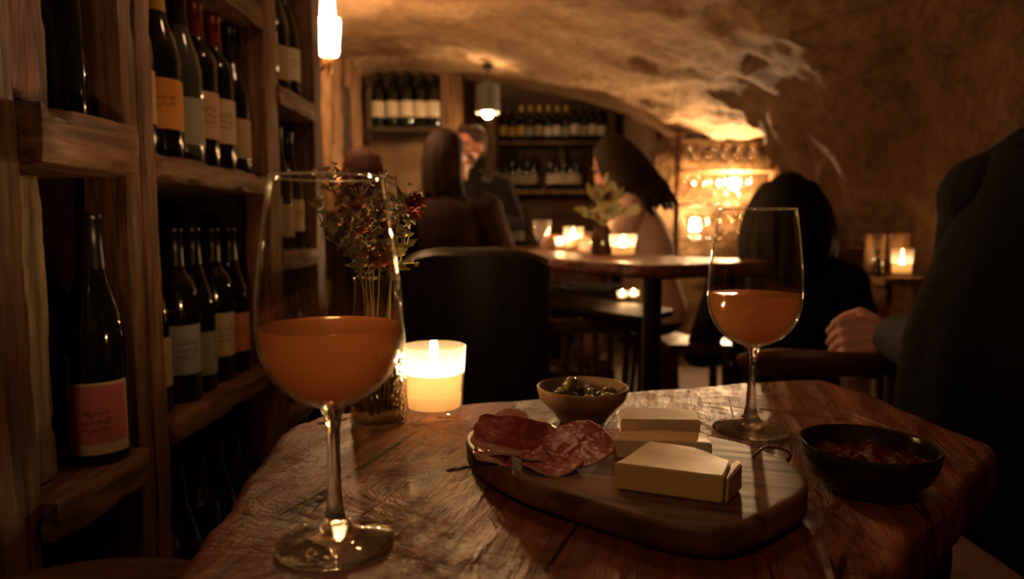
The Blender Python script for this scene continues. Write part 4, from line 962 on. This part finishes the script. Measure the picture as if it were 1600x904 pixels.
# ================================================================== glass shelf in the lit niche
NY = 4.72
gs = thing('glass_rack', 'wooden rack of clear glasses in the brightly lit niche', 'shelf', (1.42, NY, 0))
gx0, gx1 = at(1072, 260, NY).x, at(1172, 260, NY).x
GZ = [at(1100, 265, NY).z, at(1100, 318, NY).z, at(1100, 372, NY).z]
for i, z in enumerate(GZ):
    MB().rbox(((gx0 + gx1) / 2 + .06, NY, z - .009), (gx1 - gx0 + .2, .17, .018), (16, 5, 1), .001, 130 + i, .002).build('shelf_board', mat['panel'], gs, True)
for x in (gx0 - .05, gx1 + .17): MB().box((x, NY + .04, .80), (.035, .035, 1.6), .004).build('upright', mat['brown_wood'], gs, True)
gl0 = None; cnt = 0
mat['bar_glass'] = thin_glass('bar_glass', (.93, .90, .84), .75, .08, .10)
for lev, z in enumerate(GZ):
    for i in range(6):
        x = gx0 + .02 + i * .085; y = NY - .01 + random.uniform(-.03, .03)
        lab = '%s glass from the left on the %s niche shelf' % (ORD[i], ('upper', 'middle', 'lower')[lev])
        if gl0 is None:
            gl0 = thing('stemmed_glass', lab, 'glass', (x, y, z + .001), 0, 'glasses on the niche rack')
            MB().lathe([(.001, 0), (.032, 0), (.031, .003), (.005, .010), (.0045, .07), (.012, .078), (.030, .10), (.034, .125), (.028, .17), (.027, .17), (.032, .125), (.028, .102), (.001, .082)], 20).build('glass_body', mat['bar_glass'], gl0, sharp=60)
        else: copy_thing(gl0, (x, y, z + .001), 0, lab, None, None, (1.05, 1.05, (1.0, 1.1, 1.0)[lev]))
hang_z = at(1120, 214, NY).z
hr = thing('hanging_glass_rail', 'dark rail under the niche vault with glasses hanging upside down', 'rail', (1.42, NY, hang_z))
for k in range(3): MB().box((1.45, NY - .10 + k * .08, hang_z), (.56, .014, .014), .002).build('rail', mat['iron'], hr, True)
for k in range(5):
    x = 1.24 + k * .095
    g = copy_thing(gl0, (x, NY - .06, hang_z - .012), 0, ORD[k] + ' upside-down glass hanging from the niche rail', 'glasses hanging in the niche', None, (1, 1, -1))
mat['niche_bulb'] = emit('niche_bulb', (1.0, .62, .30), K['niche'])
nl = thing('niche_lamp', 'bare bulb wall lamp lighting the niche behind the glasses', 'lamp', (1.50, 4.64, 1.25))
MB().ell((0, 0, 0), (.028, .028, .034), 16, 12).build('bulb', mat['niche_bulb'], nl)
MB().tube([(0, 0, -.03), (0, 0, -.07)], .014, 12).build('socket', mat['brass'], nl)
MB().tube([(0, 0, -.07), (0, .05, -.10), (.0, .12, -.10), (.0, .42, -.10)], .006, 8).build('arm', mat['brass'], nl)
n2 = thing('table_lamp', 'small glowing lamp low in the niche behind the glasses', 'lamp', (1.30, 4.86, GZ[2] + .003))
MB().lathe([(.001, 0), (.035, 0), (.033, .008), (.008, .014), (.008, .05), (.001, .052)], 20).build('base', mat['brass'], n2, sharp=50)
mat['lamp_low'] = emit('low_lamp_glow', (1.0, .60, .27), K['niche'] * .05)
MB().lathe([(.001, .052), (.030, .052), (.034, .07), (.028, .13), (.001, .135)], 20).build('glass_shade', mat['lamp_low'], n2, sharp=60)

# ================================================================== people
mat['skin'] = plain('skin', (.48, .24, .16), .5, var=.08, vs=12, Subsurface_Weight=.15, Subsurface_Radius=(.02, .008, .004))
mat['skin_red'] = plain('skin_warm', (.46, .20, .14), .5, var=.1, vs=14, Subsurface_Weight=.15, Subsurface_Radius=(.02, .008, .004))
def hair_mat(n, c): return plain(n, c, .62, var=.5, vs=120, bump=(220, .5, .004), Specular_IOR_Level=.15)
mat['hair_dark'] = hair_mat('dark_brown_hair', (.022, .010, .006)); mat['hair_black'] = hair_mat('black_hair', (.004, .003, .002)); mat['hair_auburn'] = hair_mat('auburn_hair', (.05, .016, .010)); mat['hair_brown'] = hair_mat('short_brown_hair', (.05, .026, .014))
def cloth(n, c): return plain(n, c, .9, var=.3, vs=6, bump=(18, .5, .012), Specular_IOR_Level=.15)
mat['c_black'] = cloth('black_knit', (.010, .007, .006)); mat['c_brown'] = cloth('dark_brown_top', (.022, .010, .008)); mat['c_beige'] = cloth('beige_pink_blouse', (.66, .45, .36)); mat['c_navy'] = cloth('dark_navy_coat', (.010, .010, .013)); mat['c_grey'] = cloth('slate_grey_sleeve', (.075, .078, .088)); mat['c_jeans'] = cloth('dark_trousers', (.02, .018, .02))
mat['eye'] = plain('eye', (.05, .03, .02), .2); mat['lip'] = plain('lip', (.36, .12, .09), .45)
def remesh(o, vox, sm=6):
    m = o.modifiers.new('remesh', 'REMESH'); m.mode = 'VOXEL'; m.voxel_size = vox; m.use_smooth_shade = True
    s = o.modifiers.new('smooth', 'SMOOTH'); s.iterations = sm; s.factor = .5; return o
def hand(m, wrist, d, nrm, curl=.5, s=1.0, thumb=1):
    """palm and five bent fingers; d points along the hand, nrm out of the back of the hand"""
    d = V(d).normalized(); nrm = V(nrm); nrm = (nrm - d * nrm.dot(d)).normalized(); side = d.cross(nrm) * thumb
    m.tube([wrist, wrist + d * .03 * s, wrist + d * .075 * s, wrist + d * .09 * s], [(.022 * s, .018 * s), (.032 * s, .016 * s), (.040 * s, .015 * s), (.034 * s, .011 * s)], 14) if abs(side.z) > 2 else None
    for k in range(4):
        b = wrist + side * (.031 - .0208 * k) * s
        m.tube([wrist + side * (.014 - .009 * k) * s, b + d * .045 * s, b + d * .085 * s], [.015 * s, .0135 * s, .0115 * s], 8)
        L = (.036, .042, .039, .030)[k] * s; p = b + d * .085 * s; a = 0; pts = [p]
        for j in range(3):
            a += curl * (1.0, 1.35, .9)[j]; p = p + (d * math.cos(a) - nrm * math.sin(a)) * L * (1, .68, .5)[j]; pts.append(p)
        m.tube(pts, [.0094 * s, .0090 * s, .0086 * s, .0072 * s], 8); m.ell(pts[-1], (.0073 * s,) * 3, 8, 6)
    p = wrist + side * .026 * s + d * .02 * s; q = p + (d * .6 + side * .75 - nrm * .25).normalized() * .040 * s; r = q + (d * .95 + side * .1 - nrm * (.2 + curl * .5)).normalized() * .032 * s; e = r + (d * .9 - side * .25 - nrm * curl * .6).normalized() * .024 * s
    m.tube([p, q, r, e], [.015 * s, .0118 * s, .0105 * s, .0085 * s], 8); m.ell(e, (.0086 * s,) * 3, 8, 6)
def person(label, loc, rz, J, top, hair, hcol, skin='skin', vox=.011, sleeves=(1, 1), curl=.5, strands=(), beard=False, fist=None, yaw=0, pitch=0, group=None, trousers='c_jeans', hand_n=((0, 0, 1), (0, 0, 1))):
    t = thing('person', label, 'person', loc, rz, group)
    sh = J.get('seat', .5); P = V(J.get('pelvis', (0, 0, sh + .09))); Ch = V(J.get('chest', (0, .03, sh + .40))); Nk = V(J.get('neck', (0, .04, sh + .57))); H = V(J.get('head', (0, .06, sh + .745)))
    up = (Nk - P).normalized(); SL = V(J.get('sl', Nk + V((-.185, -.01, -.06)))); SR = V(J.get('sr', Nk + V((.185, -.01, -.06))))
    EL, ER = V(J['el']), V(J['er']); WL, WR = V(J['wl']), V(J['wr'])
    KL, KR = V(J.get('kl', P + V((-.11, .42, .02)))), V(J.get('kr', P + V((.11, .42, .02)))); AL, AR = V(J.get('al', (KL.x, KL.y, .09))), V(J.get('ar', (KR.x, KR.y, .09)))
    X = (SR - SL).normalized()
    def torso(m, g):
        ax = X; mid = P.lerp(Ch, .5); rs = []
        for c, a, b in ((P + V((0, 0, -.11)), .10, .08), (P + V((0, 0, -.06)), .165, .12), (P, .172, .125), (mid, .145, .105), (Ch, .165, .115), (Ch.lerp(Nk, .5), .165, .105), (Ch.lerp(Nk, .8), .13, .085), (Nk + V((0, 0, .0)), .062, .060), (Nk.lerp(H, .3), .052, .052)):
            f = V((-ax.y, ax.x, 0)).normalized(); rs.append([c + ax * (a + g) * math.cos(w_) + f * (b + g) * math.sin(w_) for w_ in [2 * math.pi * i / 20 for i in range(20)]])
        m.rings(rs)
    def arm(m, s_, e, w_, g, full=1.0):
        w2 = e.lerp(w_, full); m.tube([s_.lerp(Nk, .35), s_, s_.lerp(e, .5), e, e.lerp(w2, .4), w2], [.062 + g, .058 + g, .048 + g, .041 + g, .040 + g, .028 + g + (.004 if g else 0)], 14); m.ell(s_, (.060 + g, .060 + g, .058 + g), 14, 10)
    def leg(m, k, a, g, x):
        h = P + V((x, .02, -.03)); m.tube([h, h.lerp(k, .5), k, k.lerp(a, .3), k.lerp(a, .75), a], [.088 + g, .076 + g, .058 + g, .056 + g, .040 + g, .036 + g], 14); m.ell(k, (.058 + g,) * 3, 12, 8)
    R3 = Matrix.Rotation(yaw, 3, 'Z') @ Matrix.Rotation(pitch, 3, 'X')
    b = MB(); torso(b, 0); arm(b, SL, EL, WL, 0); arm(b, SR, ER, WR, 0); leg(b, KL, AL, 0, -.09); leg(b, KR, AR, 0, .09)
    hd = lambda p: H + R3 @ V(p)
    b.ell(H + R3 @ V((0, -.012, .02)), (.074, .092, .095), 20, 14, R3); b.ell(hd((0, .022, -.045)), (.055, .066, .068), 16, 12, R3); b.ell(hd((0, .062, -.088)), (.028, .024, .022), 12, 8, R3)
    b.tube([hd((0, .080, .012)), hd((0, .097, -.022)), hd((0, .103, -.034)), hd((0, .086, -.042))], [.010, .012, .014, .010], 8)
    for s_ in (-1, 1): b.ell(hd((s_ * .074, -.008, -.012)), (.012, .020, .030), 10, 8, R3); b.ell(hd((s_ * .032, .078, .022)), (.026, .012, .009), 10, 6, R3)
    hand(b, WL, J.get('dl', WL - EL), hand_n[0], curl, 1, 1); hand(b, WR, J.get('dr', WR - ER), hand_n[1], curl, 1, -1)
    remesh(b.build('body', mat[skin], t, fix=False), vox * .62, 2 if vox < .008 else 4)
    for s_ in (-1, 1): MB().ell(hd((s_ * .030, .083, .005)), (.012, .008, .007), 10, 8, R3).build('eye', mat['eye'], t)
    MB().tube([hd((-.024, .080, -.062)), hd((0, .090, -.062)), hd((.024, .080, -.062))], [.004, .007, .004], 8).build('mouth', mat['lip'], t)
    c = MB(); torso(c, .017); arm(c, SL, EL, WL, .013, sleeves[0]); arm(c, SR, ER, WR, .013, sleeves[1]); cl = remesh(c.build('top', mat[top], t, fix=False), vox, 6)
    d = MB(); leg(d, KL, AL, .012, -.09); leg(d, KR, AR, .012, .09); d.ell(P + V((0, 0, -.03)), (.185, .14, .12)); remesh(d.build('trousers', mat[trousers], t, fix=False), vox * 1.2, 4)
    for k, (a, kn) in enumerate(((AL, KL), (AR, KR))):
        m = MB(); m.tube([a + V((0, -.06, -.045)), a + V((0, 0, -.03)), a + V((0, .09, -.052)), a + V((0, .17, -.064))], [(.034, .036), (.042, .045), (.042, .032), (.030, .020)], 14); m.build('shoe', mat['leather'], t)
    h = MB()
    h.ell(H + R3 @ V((0, -.022, .030)), (.084, .095, .100), 20, 14, R3)
    if hair == 'short':
        h = MB(); h.ell(H + R3 @ V((0, -.024, .040)), (.084, .096, .088), 20, 14, R3); h.ell(hd((0, -.055, -.005)), (.072, .058, .075), 16, 12, R3); h.ell(hd((0, .045, .095)), (.055, .040, .026), 14, 8, R3)
    for pts, rad in strands: h.tube([hd(p) for p in catmull(pts, 14)], [rad[0] + (rad[1] - rad[0]) * i / 14 for i in range(15)], 10)
    remesh(h.build('hair', mat[hcol], t, fix=False), .009, 3)
    if beard:
        m = MB(); m.ell(hd((0, .030, -.072)), (.056, .062, .048), 16, 10, R3); remesh(m.build('beard', mat[hcol], t, fix=False), .009, 3)
    return t
LONG = []
for k in range(11):
    a = math.radians(-105 + k * 21); cx, cy = math.sin(a), -math.cos(a)
    LONG.append(([(cx * .045, cy * .05 - .01, .085), (cx * .076, cy * .082 - .012, .01), (cx * .078, cy * .095 - .012, -.10), (cx * .090, cy * .105, -.20 - .04 * math.sin(k * 3))], (.034, .015)))
# woman with her back to us, turned to the man on the right
c = at(700, 330, 3.05)
person('person with dark hair and dark brown top seen from behind by the chair', (c.x - .01, 3.05, 0), math.radians(-12), dict(seat=.53, el=(-.27, .06, .80), wl=(-.16, .30, .88), er=(.275, .02, .82), wr=(.20, .27, .90)), 'c_brown', 'long', 'hair_dark', 'skin_red', strands=LONG, yaw=math.radians(-55), sleeves=(1, .25), group='guests around the second table')
# man facing her
c = at(738, 240, 3.55)
person('person with short brown hair and beard facing the camera, dark top', (at(738, 240, 4.05).x, 4.05, 0), math.radians(170), dict(seat=.68, el=(-.28, .10, .98), wl=(-.12, .28, .98), er=(.28, .10, .98), wr=(.12, .30, .98)), 'c_black', 'short', 'hair_brown', 'skin_red', beard=True, yaw=math.radians(-28), group='guests around the second table')
# person far left behind the flowers
c = at(572, 262, 3.0)
person('person with auburn hair half hidden behind the flowers at the far left', (c.x, 3.0, 0), math.radians(8), dict(seat=.44, el=(-.27, .08, .74), wl=(-.14, .30, .80), er=(.27, .08, .74), wr=(.14, .30, .80)), 'c_black', 'long', 'hair_auburn', 'skin_red', strands=LONG, yaw=math.radians(-50), group='guests around the second table')
# woman in the beige blouse, head bowed, hair falling on both sides
c = at(1012, 300, 3.0)
BOW = []
for k in range(21):
    a = math.radians(-115 + k * 11.5); cx, cy = math.sin(a), -math.cos(a)
    BOW.append(([(cx * .045, cy * .05 - .01, .085), (cx * .092, cy * .095 - .01, .01), (cx * .115, cy * .13 - .01, -.11), (cx * .12 + .01 * math.sin(k * 5), cy * .16 - .01 * math.sin(k * 7), -.26 - .05 * math.sin(k * 2.1))], (.038, .015)))
person('person with long dark hair falling forward and beige pink blouse, head bowed', (c.x + .06, 3.08, 0), math.radians(72), dict(seat=.52, chest=(0, .06, .90), neck=(0, .12, 1.08), head=(0, .20, 1.245), el=(-.26, .16, .84), wl=(-.14, .38, .90), er=(.26, .16, .84), wr=(.14, .38, .90)), 'c_beige', 'long', 'hair_dark', 'skin', strands=BOW, pitch=math.radians(-28), group='guests around the second table')
# dark figure right of the second table
c = at(1232, 330, 2.25)
WILD = []
for k in range(15):
    a = math.radians(-130 + k * 18.6); cx, cy = math.sin(a), -math.cos(a)
    WILD.append(([(cx * .045, cy * .05 - .01, .075), (cx * .098, cy * .10 - .01, .0), (cx * .125, cy * .12 - .01, -.10), (cx * .115, cy * .12, -.19 - .03 * math.sin(k * 3))], (.045, .030)))
person('person in black with full dark hair seated in shadow behind the second glass', (c.x, 2.25, 0), math.radians(-20), dict(seat=.27, kl=(-.12, .40, .40), kr=(.12, .40, .40), el=(-.28, .06, .50), wl=(-.16, .30, .50), er=(.28, .06, .50), wr=(.14, .28, .50)), 'c_black', 'long', 'hair_black', 'skin', strands=WILD)
# large figure in the dark coat at the right edge
person('person in a dark coat cropped by the right edge, fist in grey sleeve', (.882, 1.0, 0), math.radians(-15), dict(seat=.44, neck=(.05, .02, 1.13), head=(.09, .02, 1.31), sl=(-.155, .02, 1.005), sr=(.23, .0, 1.005), el=(-.184, .018, .745), wl=(-.244, .164, .765), er=(.27, .06, .74), wr=(.15, .26, .72), dl=(-.99, .11, -.12)), 'c_navy', 'short', 'hair_dark', 'skin_red', vox=.0056, curl=1.15, sleeves=(.42, 1), hand_n=((-.106, -.80, .55), (0, 0, 1)))
me = bpy.data.objects['person.005']
# coat hem hanging from the shoulder, and the grey sweater cuff below the coat sleeve
ct = MB(); rs = []
for k in range(16):
    f = k / 15; z = 1.075 - f * .62; hw = .155 + .085 * min(1, f * 2.2) ** .7 + .035 * f; hd_ = .11 + .05 * f
    rs.append([V((-.01 + hw * math.cos(a) * (1 + .05 * noise.noise(V((math.cos(a) * 3, math.sin(a) * 3, f)))), -.015 + hd_ * math.sin(a) * (1 + .10 * math.sin(a * 9 + f * 2) * f), z)) for a in [2 * math.pi * i / 64 for i in range(64)]])
co = ct.rings(rs).build('coat', mat['c_navy'], me, sharp=80)
EL, WL = V((-.184, .018, .745)), V((-.244, .164, .765))
MB().tube([EL.lerp(WL, f) for f in (.2, .5, .8, .97, 1.0)], [.050, .048, .044, .041, .034], 18).build('sweater_sleeve', mat['c_grey'], me)

# plain stools the guests sit on
sl0 = None
for nm, sh, lab in (('person', .53, 'dark round stool under the guest in the dark brown top'), ('person.001', .68, 'tall dark stool under the bearded guest'), ('person.002', .44, 'low dark stool under the auburn haired guest'),
                    ('person.003', .52, 'dark round stool under the guest in the beige blouse'), ('person.004', .27, 'very low dark stool under the guest in black'), ('person.005', .44, 'dark stool under the figure in the coat')):
    pl_ = bpy.data.objects[nm].location; top_ = sh - .052
    t = thing('round_stool', lab, 'stool', (pl_.x, pl_.y, 0), 0, 'stools under the guests')
    MB().lathe([(.001, top_ - .035), (.15, top_ - .035), (.16, top_ - .025), (.16, top_ - .008), (.15, top_), (.001, top_)], 32).build('seat', mat['dark_wood'], t, sharp=50)
    for k in range(4):
        a = math.pi / 4 + k * math.pi / 2; MB().tube([(.10 * math.cos(a), .10 * math.sin(a), top_ - .03), (.14 * math.cos(a), .14 * math.sin(a), 0)], [.015, .013], 10).build('leg', mat['dark_wood'], t)
